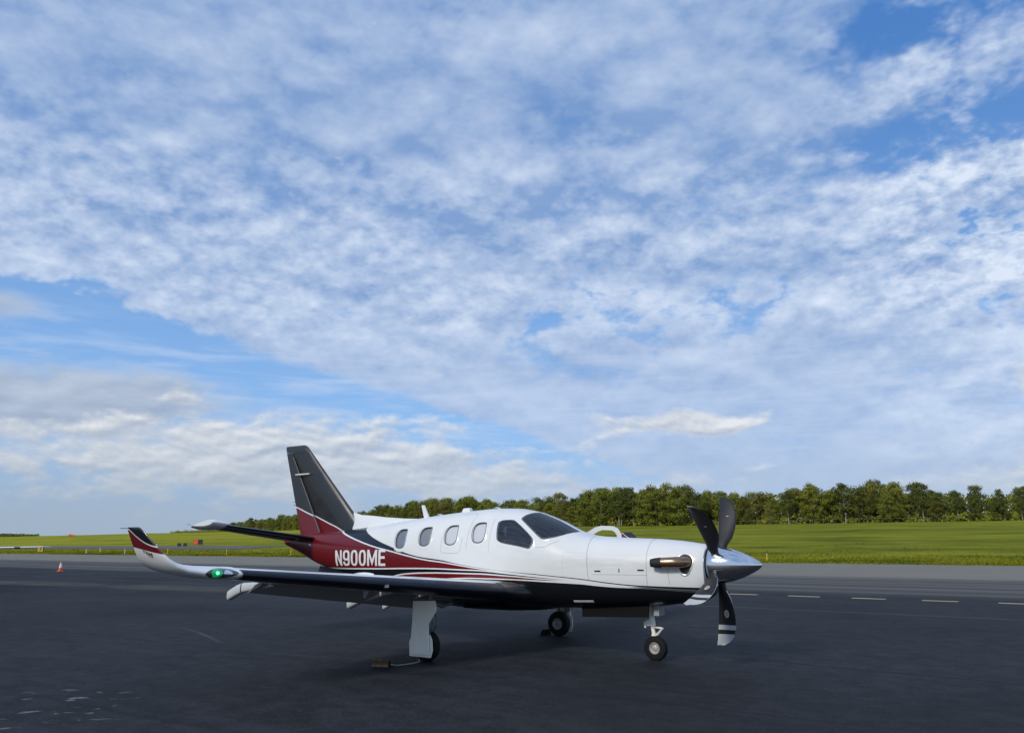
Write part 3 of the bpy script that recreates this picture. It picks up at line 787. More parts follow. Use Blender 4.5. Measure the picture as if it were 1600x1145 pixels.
# exhaust stacks
for side in (1, -1):
    s_ = -side
    c0 = surf(.70, .225, 0, side)
    fl = patch('exhaust_flange', [(.70+.115*math.cos(2*PI*k/24), .22+.30*math.sin(2*PI*k/24)) for k in range(24)], m_soot, AP, .006, side, 2)
    rim('flange_ring', [(.70+.115*math.cos(2*PI*k/24), .22+.30*math.sin(2*PI*k/24)) for k in range(24)], .012, m_metal, fl, .012, side, .03)
    pth = [Vector((.73, c0.y+s_*-.10, c0.z)), Vector((.71, c0.y+s_*.02, c0.z)), Vector((.66, c0.y+s_*.085, c0.z-.002)), Vector((.56, c0.y+s_*.125, c0.z-.005)), Vector((.44, c0.y+s_*.15, c0.z-.008)), Vector((.395, c0.y+s_*.155, c0.z-.009))]
    ex_ = G().tube(pth, [.083, .084, .083, .080, .077, .076], 20).build('exhaust_stack', m_bronze, AP)
    pth = [Vector((.397, c0.y+s_*.155, c0.z-.009)), Vector((.32, c0.y+s_*.168, c0.z-.012)), Vector((.235, c0.y+s_*.175, c0.z-.014)), Vector((.24, c0.y+s_*.175, c0.z-.014))]
    G().tube(pth, [.078, .074, .058, .02], 20).build('exhaust_tip', m_soot, ex_)

# ---- dorsal fillet, fin, rudder
def slab(poly, th, name, m_, parent, nz=1):
    """symmetrical aerofoil-like vertical surface from (zc, x_le, x_te, thickness) rows"""
    rings = []
    for zz, le, te, t in poly:
        rg = []; N_ = 16
        for k in range(N_):
            ph = 2*PI*k/N_; s_ = .5-.5*math.cos(ph)
            yt = 5*t*(.2969*math.sqrt(s_)-.126*s_-.3516*s_**2+.2843*s_**3-.1036*s_**4)
            rg.append((le+(te-le)*s_, yt*(1 if math.sin(ph) >= 0 else -1), zz))
        rings.append(rg)
    return G().loft(rings).build(name, m_, parent, sharp=50)
def lerp(a, c, f): return a+(c-a)*f
zb_, zt_ = 1.88, 3.845
def fin_le(z_): return lerp(-6.28, -8.10, (z_-2.06)/(3.845-2.06))
def fin_te(z_): return lerp(-8.17, -8.79, (z_-1.97)/(3.84-1.97))
def hinge(z_): return lerp(-7.52, -8.54, (z_-1.95)/(3.66-1.95))
FIN = slab([(z_, fin_le(z_), hinge(z_)-.0, lerp(.17, .085, (z_-zb_)/(zt_-zb_))) for z_ in (1.86, 2.0, 2.3, 2.6, 2.9, 3.2, 3.5, 3.70)], 0, 'fin', m_fin, AP)
# top cap of the fin carries over the rudder horn
slab([(3.705, fin_le(3.705), fin_te(3.705)+.0, .085), (3.79, fin_le(3.79), fin_te(3.79), .075), (3.835, fin_le(3.835)-.03, fin_te(3.835)+.01, .05), (3.85, fin_le(3.85)-.09, fin_te(3.85)+.05, .02)], 0, 'fin_cap', m_fin, FIN)
rud = []
for z_ in (1.90, 2.1, 2.4, 2.7, 3.0, 3.3, 3.6, 3.698):
    h_ = hinge(z_)-.012; t_ = fin_te(z_); w_ = lerp(.075, .035, (z_-zb_)/(zt_-zb_))
    rud.append([(h_, w_*.55, z_), (h_-.02, w_*.6, z_), (t_, .006, z_), (t_, -.006, z_), (h_-.02, -w_*.6, z_), (h_, -w_*.55, z_)])
RUD = G().loft(rud).build('rudder', m_fin, AP, sharp=20)
G().box((-8.30, -.115, 3.195), (-7.86, -.08, 3.215)).build('fin_actuator_fairing', m_gearw, FIN)
fa = [(-8.29, 3.20), (-8.0, 3.225), (-7.82, 3.228), (-7.80, 3.20), (-7.88, 3.185), (-8.05, 3.175)]
# rudder hinge line highlight strips and actuator blister
hl = []
for k in range(9):
    z_ = lerp(1.98, 3.60, k/8); hl.append((hinge(z_)+.004, z_))
for s_ in (-1, 1):
    v = []; f = []
    for k, (x_, z_) in enumerate(hl):
        w_ = lerp(.075, .035, (z_-zb_)/(zt_-zb_))*.62
        v += [(x_-.012, s_*w_, z_), (x_+.020, s_*(w_+.003), z_)]
    f = [(2*k, 2*k+1, 2*k+3, 2*k+2) for k in range(8)]
    mk('hinge_strip', v, f, mat('hinge_grey', (.16, .15, .14), .5) if s_ < 0 else bpy.data.materials['hinge_grey'], FIN)
# static wicks at the rudder edge
for z_ in (2.55, 2.62): G().tube([(fin_te(z_)+.02, 0, z_), (fin_te(z_)-.09, 0, z_+.01)], .004, 5).build('static_wick', m_dark, RUD)
# dorsal fillet (white) running forward from the fin
dr = []
for x_, zt2, w_ in ((-4.75, 2.20, .02), (-5.2, 2.215, .05), (-5.7, 2.25, .075), (-6.1, 2.29, .085), (-6.35, 2.305, .075), (-6.47, 2.335, .06), (-6.58, 2.36, .04)):
    z0 = sec(x_)[0]-.05
    dr.append([(x_, -w_*1.7, z0), (x_, -w_, lerp(z0, zt2, .55)), (x_, -w_*.45, lerp(z0, zt2, .92)), (x_, 0, zt2), (x_, w_*.45, lerp(z0, zt2, .92)), (x_, w_, lerp(z0, zt2, .55)), (x_, w_*1.7, z0)])
G().loft(dr).build('dorsal_fillet', m_white, AP)
# ventral strakes
for s_ in (-1, 1):
    G().loft([[(-7.38, s_*.10, 1.30), (-6.9, s_*.17, 1.25), (-6.0, s_*.30, 1.09), (-5.2, s_*.36, .96), (-6.4, s_*.36, .88), (-7.33, s_*.26, .98)],
              [(-7.38, s_*.125, 1.30), (-6.9, s_*.195, 1.25), (-6.0, s_*.325, 1.09), (-5.2, s_*.385, .96), (-6.4, s_*.385, .88), (-7.33, s_*.285, .98)]]).build('ventral_strake', m_black, AP, smooth=False)

# ---- tailplane (one piece each side)
def airfoil(le, chord, y, z, tc, camber=.02, inc=0.0, N_=26, x1=1.0, vert=0.0):
    """closed section in the plane of y; x1 < 1 cuts the trailing edge off"""
    rg = []
    for k in range(N_):
        ph = 2*PI*k/N_; s_ = (.5-.5*math.cos(ph))*x1
        yt = 5*tc*(.2969*math.sqrt(s_)-.126*s_-.3516*s_**2+.2843*s_**3-.1036*s_**4)
        yc = camber*4*s_*(1-s_)
        zz = yc+(yt if math.sin(ph) >= 0 else -yt)
        dx = -s_*chord; dz = zz*chord
        rg.append((le+dx*math.cos(inc)+dz*math.sin(inc)*0, y-dz*math.sin(vert), z+dz*math.cos(vert)-s_*chord*math.sin(inc)))
    return rg
for s_ in (-1, 1):
    def stz(y): return 1.83+.118*y
    T = G().loft([airfoil(-7.48-.10*y, lerp(1.02, .70, y/2.4)*.62, s_*y, stz(y), .13, 0) for y in (.05, .6, 1.2, 1.8, 2.2)]).build('tailplane', m_black, AP, sharp=60)
    G().loft([airfoil(-7.48-.10*y-lerp(1.02, .70, y/2.4)*.60, lerp(1.02, .70, y/2.4)*.46, s_*y, stz(y)-.006, .12, 0, inc=math.radians(4)) for y in (.16, .6, 1.2, 1.8, 2.2)]).build('elevator', m_black, T, sharp=60)
    G().loft([airfoil(-7.67-.02*k_, .92-.10*k_, s_*y, stz(y)+.03, t_, 0, inc=math.radians(6)) for k_, (y, t_) in enumerate(((2.205, .15), (2.40, .19), (2.47, .18), (2.497, .14)))]).build('tailplane_tip', m_white, T)
    for q in (2.25, 2.4): G().tube([(-8.55, s_*q, stz(q)), (-8.67, s_*q, stz(q)+.01)], .004, 5).build('static_wick', m_dark, T)

# ---- wings
def wle(y): return -2.02-(y-.66)*(.81/4.84)
def wte(y): return -4.02+(y-.66)*.055
def wz(y): return .955+(y-.66)*(.452/4.84)
def wtc(y): return lerp(.165, .155, min(1, y/5.5))
FLAPX = .74
for s_ in (-1, 1):
    ysec = [.35, .7, 1.2, 1.95, 2.7, 3.5, 4.3, 4.9, 5.25, 5.5]
    WG = G()
    rings = []
    for y in ysec:
        c = wle(y)-wte(y)
        fl_ = y < 5.0
        rings.append(airfoil(wle(y), c, s_*y, wz(y), wtc(y), .02, math.radians(1.2), 36, FLAPX if y < 4.95 else 1.0))
    WG.loft(rings)
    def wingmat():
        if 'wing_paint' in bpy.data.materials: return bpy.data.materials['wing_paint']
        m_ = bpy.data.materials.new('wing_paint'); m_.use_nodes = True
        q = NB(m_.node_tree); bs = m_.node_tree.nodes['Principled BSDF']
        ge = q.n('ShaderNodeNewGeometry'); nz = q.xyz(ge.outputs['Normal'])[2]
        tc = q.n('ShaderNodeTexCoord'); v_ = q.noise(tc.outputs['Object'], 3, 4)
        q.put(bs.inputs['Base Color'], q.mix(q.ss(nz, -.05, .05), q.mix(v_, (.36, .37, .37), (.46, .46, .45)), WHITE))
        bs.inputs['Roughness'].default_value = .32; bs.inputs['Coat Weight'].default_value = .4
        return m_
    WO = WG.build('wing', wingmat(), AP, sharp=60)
    # rubber de-icing boot wrapped round the leading edge
    br = []
    for y in [1.0, 1.2, 1.95, 2.7, 3.5, 4.3, 4.9, 5.25, 5.47]:
        c = wle(y)-wte(y); pts = []
        full = airfoil(wle(y)+.006, c, s_*y, wz(y), wtc(y)*1.015, .02, math.radians(1.2), 120)
        n = len(full)
        up_ = [full[k] for k in range(0, 13)]; lo_ = [full[-k] for k in range(1, 17)]
        pts = lo_[::-1]+up_
        br.append(pts)
    G().loft(br, (False, False), closed=False).build('deice_boot', m_boot, WO)
    # root glove blending the leading edge into the fuselage
    gl = []
    for y, dx, dz in ((.40, .16, 0), (.62, .15, 0), (.70, .10, 0), (.78, .05, 0), (.90, .015, 0), (1.005, .004, 0)):
        c = wle(y)-wte(y)+dx
        gl.append(airfoil(wle(y)+dx, c*.55, s_*y, wz(y)-.004, wtc(y)*1.62*(1+dx*.6), .02, math.radians(1.2), 40))
    G().loft(gl).build('wing_root_glove', m_black, WO, sharp=60)
    # flap, drooped
    fr_ = []
    dfl = math.radians(26)
    for y in (.85, 1.5, 2.4, 3.3, 4.2, 4.62):
        c = wle(y)-wte(y); hx_ = wle(y)-c*(FLAPX-.015); hz = wz(y)-c*.755*math.sin(math.radians(1.2))-.012*c
        fr_.append(airfoil(hx_-.035, c*.285, s_*y, hz-.035, .16, .02, dfl, 22))
    G().loft(fr_).build('flap', m_under, WO, sharp=60)
    ar_ = []
    for y in (4.66, 4.94):
        c = wle(y)-wte(y); hx_ = wle(y)-c*(FLAPX-.02)
        ar_.append(airfoil(hx_, c*.28, s_*y, wz(y)-.008, .15, 0, math.radians(5), 22))
    G().loft(ar_).build('aileron', m_white, WO, sharp=60)
    # flap track fairings: fixed front half and drooped rear half, split by a dark gap
    for y, xe, ze, sz in ((4.50, -4.36, 1.06, 1.0), (2.35, -4.20, .825, 1.35), (1.45, -4.30, .72, .9)):
        xh = xe+.30; zh = ze+.115
        def rg(x_, z_, w_, h_): return [(x_, s_*y+w_*math.copysign(abs(math.cos(2*PI*k/14+.2))**.55, math.cos(2*PI*k/14+.2)), z_+h_*math.copysign(abs(math.sin(2*PI*k/14+.2))**.55, math.sin(2*PI*k/14+.2))) for k in range(14)]
        G().loft([rg(xh+.62, wz(y)-.10, .006, .008), rg(xh+.42, lerp(wz(y)-.09, zh, .35), .035, .035), rg(xh+.2, lerp(wz(y)-.07, zh, .7), .05*sz, .055*sz), rg(xh+.012, zh, .055*sz, .065*sz)]).build('flap_fairing', m_flapw, WO, sharp=60)
        G().loft([rg(xh+.012, zh, .045, .05), rg(xh-.012, zh-.004, .045, .05)]).build('fairing_gap', m_dark, WO)
        fa_ = G().loft([rg(xh-.012, zh-.004, .056*sz, .066*sz), rg(xh-.12, zh-.04, .058*sz, .07*sz), rg(xe+.02, ze+.005, .055*sz, .068*sz), rg(xe, ze, .05*sz, .062*sz)]).build('flap_fairing_tail', m_flapw, WO, sharp=60)
    # blister on the upper skin
    bl = [[(-2.86-.46*f_, s_*3.2+.05*math.sin(PI*f_)**.5*math.cos(PI*k/8), wz(3.2)+.105-.02*f_+.065*math.sin(PI*min(1, f_*.8+.1))**.5*math.sin(PI*k/8)) for k in range(9)] for f_ in (.0, .1, .25, .45, .7, .9, 1.0)]
    G().loft(bl, closed=False).build('wing_blister', m_white, WO)
    # stall vane / drain masts
    gq = G(); gq.box((wle(3.35)-.05, s_*3.35-.03, wz(3.35)-.045), (wle(3.35)+.02, s_*3.35+.03, wz(3.35)-.005)); gq.build('stall_vane', m_metal, WO)
    gq = G(); gq.loft([[(-3.2, s_*3.05-.01, wz(3.05)-.10), (-3.1, s_*3.05-.01, wz(3.05)-.10), (-3.16, s_*3.05-.005, wz(3.05)-.2), (-3.2, s_*3.05-.005, wz(3.05)-.2)], [(-3.2, s_*3.05+.01, wz(3.05)-.10), (-3.1, s_*3.05+.01, wz(3.05)-.10), (-3.16, s_*3.05+.005, wz(3.05)-.2), (-3.2, s_*3.05+.005, wz(3.05)-.2)]]); gq.build('drain_mast', m_metal, WO, smooth=False)
    # winglet: tip section sweeping up and back
    wl = []
    #        y     z     xle    chord  tc   cant
    for y, z_, xl, c, tc_, cant in ((5.49, 1.411, -2.825, .97, .162, 0), (5.70, 1.424, -2.89, .90, .168, .03), (5.90, 1.440, -2.965, .83, .172, .10), (6.06, 1.470, -3.03, .765, .165, .30), (6.18, 1.520, -3.075, .70, .15, .60), (6.265, 1.595, -3.125, .63, .13, .95), (6.32, 1.685, -3.20, .55, .11, 1.18), (6.37, 1.80, -3.32, .44, .095, 1.28), (6.405, 1.90, -3.43, .345, .09, 1.30), (6.425, 1.955, -3.50, .285, .08, 1.30), (6.428, 1.968, -3.54, .22, .03, 1.30)):
        rgx = []
        for (x_, yy, zz) in airfoil(xl, c, 0, 0, tc_, .01, 0, 36):
            rgx.append((x_, s_*(y-zz*math.sin(cant)), z_+zz*math.cos(cant)))
        wl.append(rgx)
    def wingletmat():
        if 'winglet_livery' in bpy.data.materials: return bpy.data.materials['winglet_livery']
        m_ = bpy.data.materials.new('winglet_livery'); m_.use_nodes = True
        q = NB(m_.node_tree); bs = m_.node_tree.nodes['Principled BSDF']
        tc = q.n('ShaderNodeTexCoord'); X, Y, Z = q.xyz(tc.outputs['Object'])
        f_ = q.lin(X, -3.75, -3.15)
        cw = 1.738-.085*f_; ck_ = 1.945-.43*f_+.22*f_*f_
        col = q.mix(q.ss(Z-cw, -.003, .003), WHITE, RED)
        col = q.mix(q.ss(Z-ck_, -.003, .003), col, BLACK)
        col = q.mix((1.0-q.ss(q.m('ABSOLUTE', Z-ck_)-.007, -.003, .003))*q.ss(Z-cw, -.003, .003), col, WHITE)
        q.put(bs.inputs['Base Color'], col); bs.inputs['Roughness'].default_value = .28; bs.inputs['Coat Weight'].default_value = .5
        return m_
    wlg = G().loft(wl); wlg.build('winglet', wingletmat(), WO, sharp=60)
    bvh = BVHTree.FromPolygons([Vector(q) for q in wlg.v], wlg.f)
    G().tube([(-3.79, s_*6.425, 1.955), (-3.92, s_*6.43, 1.957)], .004, 5).build('static_wick', m_dark, WO)
    # light cluster in the leading edge: dark lens recess, green bulb, landing lamp reflector
    def lens(yc, zc_, ry, rz, m_, nm, off):
        v = []; f = []; NR, NA = 5, 28
        def cast(y_, z_):
            h_ = bvh.ray_cast(Vector((-2.0, s_*y_, z_)), Vector((-1, 0, 0)))[0]
            return (h_.x+off, s_*y_, z_) if h_ is not None else (-2.95+off, s_*y_, z_)
        v.append(cast(yc, zc_))
        for k in range(1, NR+1):
            for j in range(NA):
                a = 2*PI*j/NA; ca, sa = math.cos(a), math.sin(a)
                v.append(cast(yc+ry*ca*k/NR, zc_+rz*math.copysign(abs(sa)**1.25, sa)*k/NR))
        for j in range(NA): f.append((0, 1+j, 1+(j+1) % NA))
        for k in range(NR-1):
            for j in range(NA):
                a, c = 1+k*NA+j, 1+k*NA+(j+1) % NA; f.append((a, c, c+NA, a+NA))
        return mk(nm, v, f, m_, WO)
    lens(5.705, 1.430, .185, .058, m_lens, 'light_lens', .004)
    lens(5.765, 1.434, .062, .050, m_green if s_ < 0 else mat('red_nav_light', (.3, .01, .01), .2, coat=1), 'navigation_light', .009)
    if s_ < 0: lens(5.765, 1.434, .020, .020, m_greenhot, 'navigation_bulb', .014)
    lens(5.645, 1.426, .050, .040, m_lamp, 'landing_light', .009)
    # small model lettering on the outer face of the winglet
    def tagmap(x0, x1, z0, z1, sl):
        def f(a, c):
            a_ = a if s_ < 0 else 1-a
            x_ = lerp(x0, x1, a_); zz = lerp(z0, z1, c)-sl*a_
            h_ = bvh.ray_cast(Vector((x_, s_*7.0, zz)), Vector((0, -s_, 0)))[0]
            return (x_, h_.y+s_*.003, zz) if h_ is not None else (x_, s_*6.3, zz)
        return f
    letters('TBM', 0, 0, 0, 0, m_txtk, WO, 'winglet_lettering', mapf=tagmap(-3.56, -3.36, 1.672, 1.708, .04), bold=.02, cuts=3)
    letters('900', 0, 0, 0, 0, m_txtr, WO, 'winglet_lettering', mapf=tagmap(-3.47, -3.36, 1.628, 1.656, .02), bold=.01, cuts=3)

# ---- landing gear
def wheel(parent, x, y, R, w, rr):
    ax = (0, 1, 0)
    prof = [(-w*.42, rr*.98), (-w*.5, rr*1.1), (-w*.52, R*.80), (-w*.44, R*.93), (-w*.25, R*.99), (0, R), (w*.25, R*.99), (w*.44, R*.93), (w*.52, R*.80), (w*.5, rr*1.1), (w*.42, rr*.98)]
    ty = G().lathe((x, y, R-.006), ax, prof, 40, (False, False))
    ty.build('tyre', m_rub, parent)
    rp = [(-w*.46, rr*1.02), (-w*.49, rr*.96), (-w*.40, rr*.86), (-w*.30, rr*.62), (-w*.40, rr*.42), (-w*.44, rr*.22), (-w*.44, .001), (w*.44, .001), (w*.44, rr*.22), (w*.40, rr*.42), (w*.30, rr*.62), (w*.40, rr*.86), (w*.49, rr*.96), (w*.46, rr*1.02)]
    rm = G().lathe((x, y, R-.006), ax, rp, 32, (False, False))
    for s2 in (-1, 1):
        for k in range(8):
            a = 2*PI*k/8
            rm.tube([(x+math.cos(a)*rr*.5, y+s2*w*.30, R-.006+math.sin(a)*rr*.5), (x+math.cos(a)*rr*.5, y+s2*w*.405, R-.006+math.sin(a)*rr*.5)], rr*.07, 6)
    rm.build('wheel_rim', m_rim, parent, sharp=30)
NG = G()
NG.tube([(-.07, 0, .82), (-.055, 0, .60), (-.045, 0, .50)], [.05, .05, .055], 14)
NG.tube([(-.045, 0, .50), (-.02, 0, .36)], [.030, .030], 12)
NG.tube([(-.02, -.04, .365), (-.02, .085, .365)], .028, 10)
NG.tube([(-.02, .07, .37), (.0, .085, .30), (.0, .085, .18)], [.024, .024, .028], 8); NG.tube([(-.02, -.03, .37), (.0, .0, .355)], .02, 6)
NGO = NG.build('nose_gear', m_gearw, AP)
G().tube([(-.09, -.06, .545), (-.09, .06, .545)], .045, 12).build('steering_actuator', m_gearw, NGO)
G().tube([(-.15, -.04, .56), (-.145, -.04, .47)], [.022, .016], 8).build('taxi_lamp', m_gearw, NGO)
for s_ in (-1, 1):
    gq = G(); gq.tube([(-.03, s_*.03, .485), (.125, s_*.018, .47)], .011, 6); gq.tube([(.125, s_*.018, .47), (.01, s_*.03, .355)], .011, 6)
    gq.build('torque_link', m_gearw, NGO)
wheel(NGO, 0, 0, .185, .125, .085)
for s_ in (-1, 1):
    G().loft([[(-1.14, s_*.235, .78), (.02, s_*.205, .84), (.02, s_*.255, .645), (-1.10, s_*.285, .605)], [(-1.14, s_*.255, .78), (.02, s_*.225, .84), (.02, s_*.275, .645), (-1.10, s_*.305, .605)]]).build('nose_gear_door', m_matte, NGO, smooth=False)
G().box((.03, -.10, .66), (.12, .10, .84)).build('nose_gear_front_door', m_under, NGO, smooth=False)
for s_ in (-1, 1):
    y0 = s_*1.945
    MG = G()
    MG.tube([(-2.78, y0+s_*.085, .98), (-2.80, y0+s_*.09, .70), (-2.80, y0+s_*.09, .50)], [.050, .050, .055], 14)
    MG.tube([(-2.80, y0+s_*.09, .50), (-2.83, y0+s_*.095, .36), (-2.914, y0+s_*.098, .222)], [.040, .040, .036], 12)
    MG.tube([(-2.90, y0+s_*.085, .82), (-2.98, y0+s_*.09, .55), (-2.925, y0+s_*.095, .26)], [.028, .026, .028], 10)
    MG.tube([(-2.914, y0+s_*.115, .222), (-2.914, y0-s_*.07, .222)], .028, 10)
    MG.tube([(-2.76, y0+s_*.04, .86), (-2.70, y0-s_*.10, .80), (-2.72, y0-s_*.35, .84)], [.03, .028, .03], 10)
    for k in range(3): MG.tube([(-2.76+.02*k, y0+s_*.05, .78), (-2.68+.025*k, y0+s_*(.05+.02*k), .60-.03*k), (-2.75, y0+s_*.06, .44)], .007, 5)
    MO = MG.build('main_gear', m_legs, AP)
    wheel(MO, -2.914, y0, .228, .145, .105)
    # strut door outboard of the leg
    def plate(poly, yo, th, nm, m_):
        return G().loft([[(x_, y0+s_*(yo+.10*(z_-.5)*0), z_) for x_, z_ in poly], [(x_, y0+s_*(yo+th), z_) for x_, z_ in poly]]).build(nm, m_, MO, smooth=False)
    dp = [(-3.10, .115), (-2.735, .115), (-2.745, .32), (-2.75, .56), (-2.64, .70), (-2.605, .76), (-2.61, .84), (-2.63, .905), (-3.065, .885), (-3.07, .60), (-3.09, .35)]
    plate(dp, .155, .018, 'gear_door', m_gearw)
    lp = [(-3.14, .075), (-2.72, .075), (-2.685, .18), (-2.70, .33), (-2.74, .40), (-3.09, .40), (-3.15, .28)]
    plate(lp, .128, .016, 'lower_gear_door', m_gearw)
    for zq in (.745, .635): G().lathe((-2.925, y0+s_*.170, zq), (0, s_, 0), [(0, .010), (.006, .009), (.008, .004)], 8).build('door_bolt', m_letter, MO)
    wellp = [(-2.45, .0), (-3.25, .0), (-3.25, .75), (-2.45, .75)]
    # open inner door hanging below the belly
    G().loft([[(-2.45, s_*.62, .80), (-3.2, s_*.62, .80), (-3.15, s_*.75, .70), (-2.2, s_*.75, .735)], [(-2.45, s_*.60, .79), (-3.2, s_*.60, .79), (-3.15, s_*.73, .685), (-2.2, s_*.73, .72)]]).build('inner_gear_door', m_black, MO, smooth=False)
    if s_ > 0:
        G().tube([(-3.10, y0-.12, .62), (-3.10, y0-.12, .46)], [.045, .03], 10).build('door_hinge_fairing', m_gearw, MO)
# belly fairing under the wing
bf = []
for x_, h_, w_ in ((-1.75, .02, .25), (-2.0, .05, .5), (-2.5, .075, .66), (-3.2, .085, .68), (-3.9, .07, .62), (-4.5, .02, .3)):
    zb0 = sec(x_)[1]
    bf.append([(x_, w_*math.cos(PI*k/12), zb0+.14-(.14+h_)*math.sin(PI*k/12)**.6) for k in range(13)])
G().loft(bf).build('belly_fairing', m_black, AP)

# ---- antennas and top details
G().loft([[(-4.76, -.012, 2.455), (-4.69, -.012, 2.455), (-4.56, -.02, 2.20), (-4.68, -.02, 2.20)], [(-4.76, .012, 2.455), (-4.69, .012, 2.455), (-4.56, .02, 2.20), (-4.68, .02, 2.20)]]).build('blade_antenna', m_white, AP, smooth=False)
G().loft([[(-3.76, -.05, 2.28), (-3.56, -.05, 2.30), (-3.58, -.035, 2.375), (-3.72, -.035, 2.37)], [(-3.76, .05, 2.28), (-3.56, .05, 2.30), (-3.58, .035, 2.375), (-3.72, .035, 2.37)]]).build('antenna_fairing', m_white, AP, smooth=False)
for x_ in (-4.30, -2.98):
    zt0 = sec(x_)[0]
    G().loft([[(x_-.10, .04*math.cos(2*PI*k/12), zt0-.01+.0*k) for k in range(12)], [(x_, .06*math.cos(2*PI*k/12), zt0+.02+.012*math.sin(2*PI*k/12)) for k in range(12)], [(x_+.10, .04*math.cos(2*PI*k/12), zt0-.01) for k in range(12)]]).build('flat_antenna', m_white, AP)
G().tube([(-6.55, 0, 2.36), (-6.68, 0, 2.52)], .005, 6).build('whip_antenna', m_white, AP)
G().tube([(-1.95, -.05, 2.18), (-2.02, -.05, 2.28)], .006, 6)

# ---- open pilot door on the far side, swung forward
dz = [(0, 1.05), (0, 1.62), (.03, 1.80), (.10, 1.93), (.22, 2.025), (.38, 2.035), (.50, 1.99), (.60, 1.90), (.66, 1.80), (.66, 1.05)]
hin = Vector((-1.66, .67, 0)); dirv = Vector((.90, .43, 0)).normalized(); nrm_ = Vector((-dirv.y, dirv.x, 0))
def dpt(a, z_, o_): 
    q = hin+dirv*(a*.90)+nrm_*o_; bow = .10*max(0, (z_-1.5))**1.3
    return (q.x, q.y, z_)
outer = [(a, z_) for a, z_ in [(0, 1.05), (.80, 1.05), (.80, 1.78), (.785, 1.90), (.73, 1.985), (.64, 2.025), (.40, 2.035), (.28, 2.005), (.14, 1.93), (0, 1.84)]]
inner = [(a, z_) for a, z_ in [(.12, 1.62), (.71, 1.62), (.71, 1.78), (.70, 1.87), (.665, 1.925), (.60, 1.955), (.42, 1.96), (.33, 1.93), (.22, 1.87), (.12, 1.80)]]
gq = G(); n = len(outer)
v = [dpt(a, z_, .03) for a, z_ in outer]+[dpt(a, z_, .03) for a, z_ in inner]+[dpt(a, z_, -.03) for a, z_ in outer]+[dpt(a, z_, -.03) for a, z_ in inner]
f = []
for k in range(n):
    j = (k+1) % n
    f += [(k, j, n+j, n+k), (2*n+k, 3*n+k, 3*n+j, 2*n+j), (k, 2*n+k, 2*n+j, j), (n+k, n+j, 3*n+j, 3*n+k)]
gq.add(v, f); PDO = gq.build('pilot_door', m_white, AP, smooth=False)

# ================================================================== things on the apron
def chock(loc, rz, label, m_, ln=.25):
    o = empty('wheel_chock', loc); o.rotation_euler.z = rz; tag(o, label, 'wheel chock', 'chocks at the wheels')
    R = .052; q = []
    prof6 = [(-.062, 0), (.062, 0), (.058, .03), (.030, .088), (.0, .098), (-.030, .088), (-.058, .03)]
    bdy = G()
    for k in range(5):
        x0 = -ln/2+ln*k/5
        sc0 = 1.0 if k % 2 == 0 else .9
        bdy.loft([[(x0+.002, a*sc0, c*sc0) for a, c in prof6], [(x0+ln/5-.002, a*sc0, c*sc0) for a, c in prof6]])
    bdy.build('chock_body', m_, o, sharp=50)
    G().lathe((ln/2-.002, 0, .045), (1, 0, 0), [(0, .047), (.012, .045), (.02, .03)], 14).build('end_cap', m_rub, o)
    return o
c1_ = chock((-3.10, -2.74, .004), math.radians(22), 'amber and black wheel chock lying left of the near main wheel on a rope', m_chock)
rp_ = [(-2.98, -2.70, .04), (-2.93, -2.60, .015), (-2.90, -2.45, .012), (-2.86, -2.3, .016), (-2.88, -2.15, .02), (-2.96, -2.06, .02), (-3.05, -1.98, .03)]
ro = G().tube([Vector(q)-Vector((-3.10, -2.74, .004)) for q in rp_], .008, 6)
ro_ = ro.build('rope', m_rope, c1_); ro_.rotation_euler.z = -math.radians(22)
chock((-3.21, 1.93, .004), math.radians(90), 'black rubber wheel chock behind the far main wheel', m_rub, .2)

def cone(loc):
    o = empty('traffic_cone', loc); tag(o, 'orange traffic cone with white collar standing on the far left apron', 'cone')
    G().loft([[(sx*.17, sy*.17, 0) for sx, sy in ((-1, -1), (1, -1), (1, 1), (-1, 1))], [(sx*.16, sy*.16, .03) for sx, sy in ((-1, -1), (1, -1), (1, 1), (-1, 1))]]).build('base', m_orange, o, smooth=False)
    G().lathe((0, 0, .03), (0, 0, 1), [(0, .12), (.20, .088), (.20, .0885), (.56, .03), (.57, .02)], 20).build('cone_body', m_orange, o)
    G().lathe((0, 0, .22), (0, 0, 1), [(0, .094), (.02, .0925), (.27, .052), (.271, .045)], 20, (False, False)).build('reflective_collar', m_signw, o)
cone((-47.3, 14.6, 0))

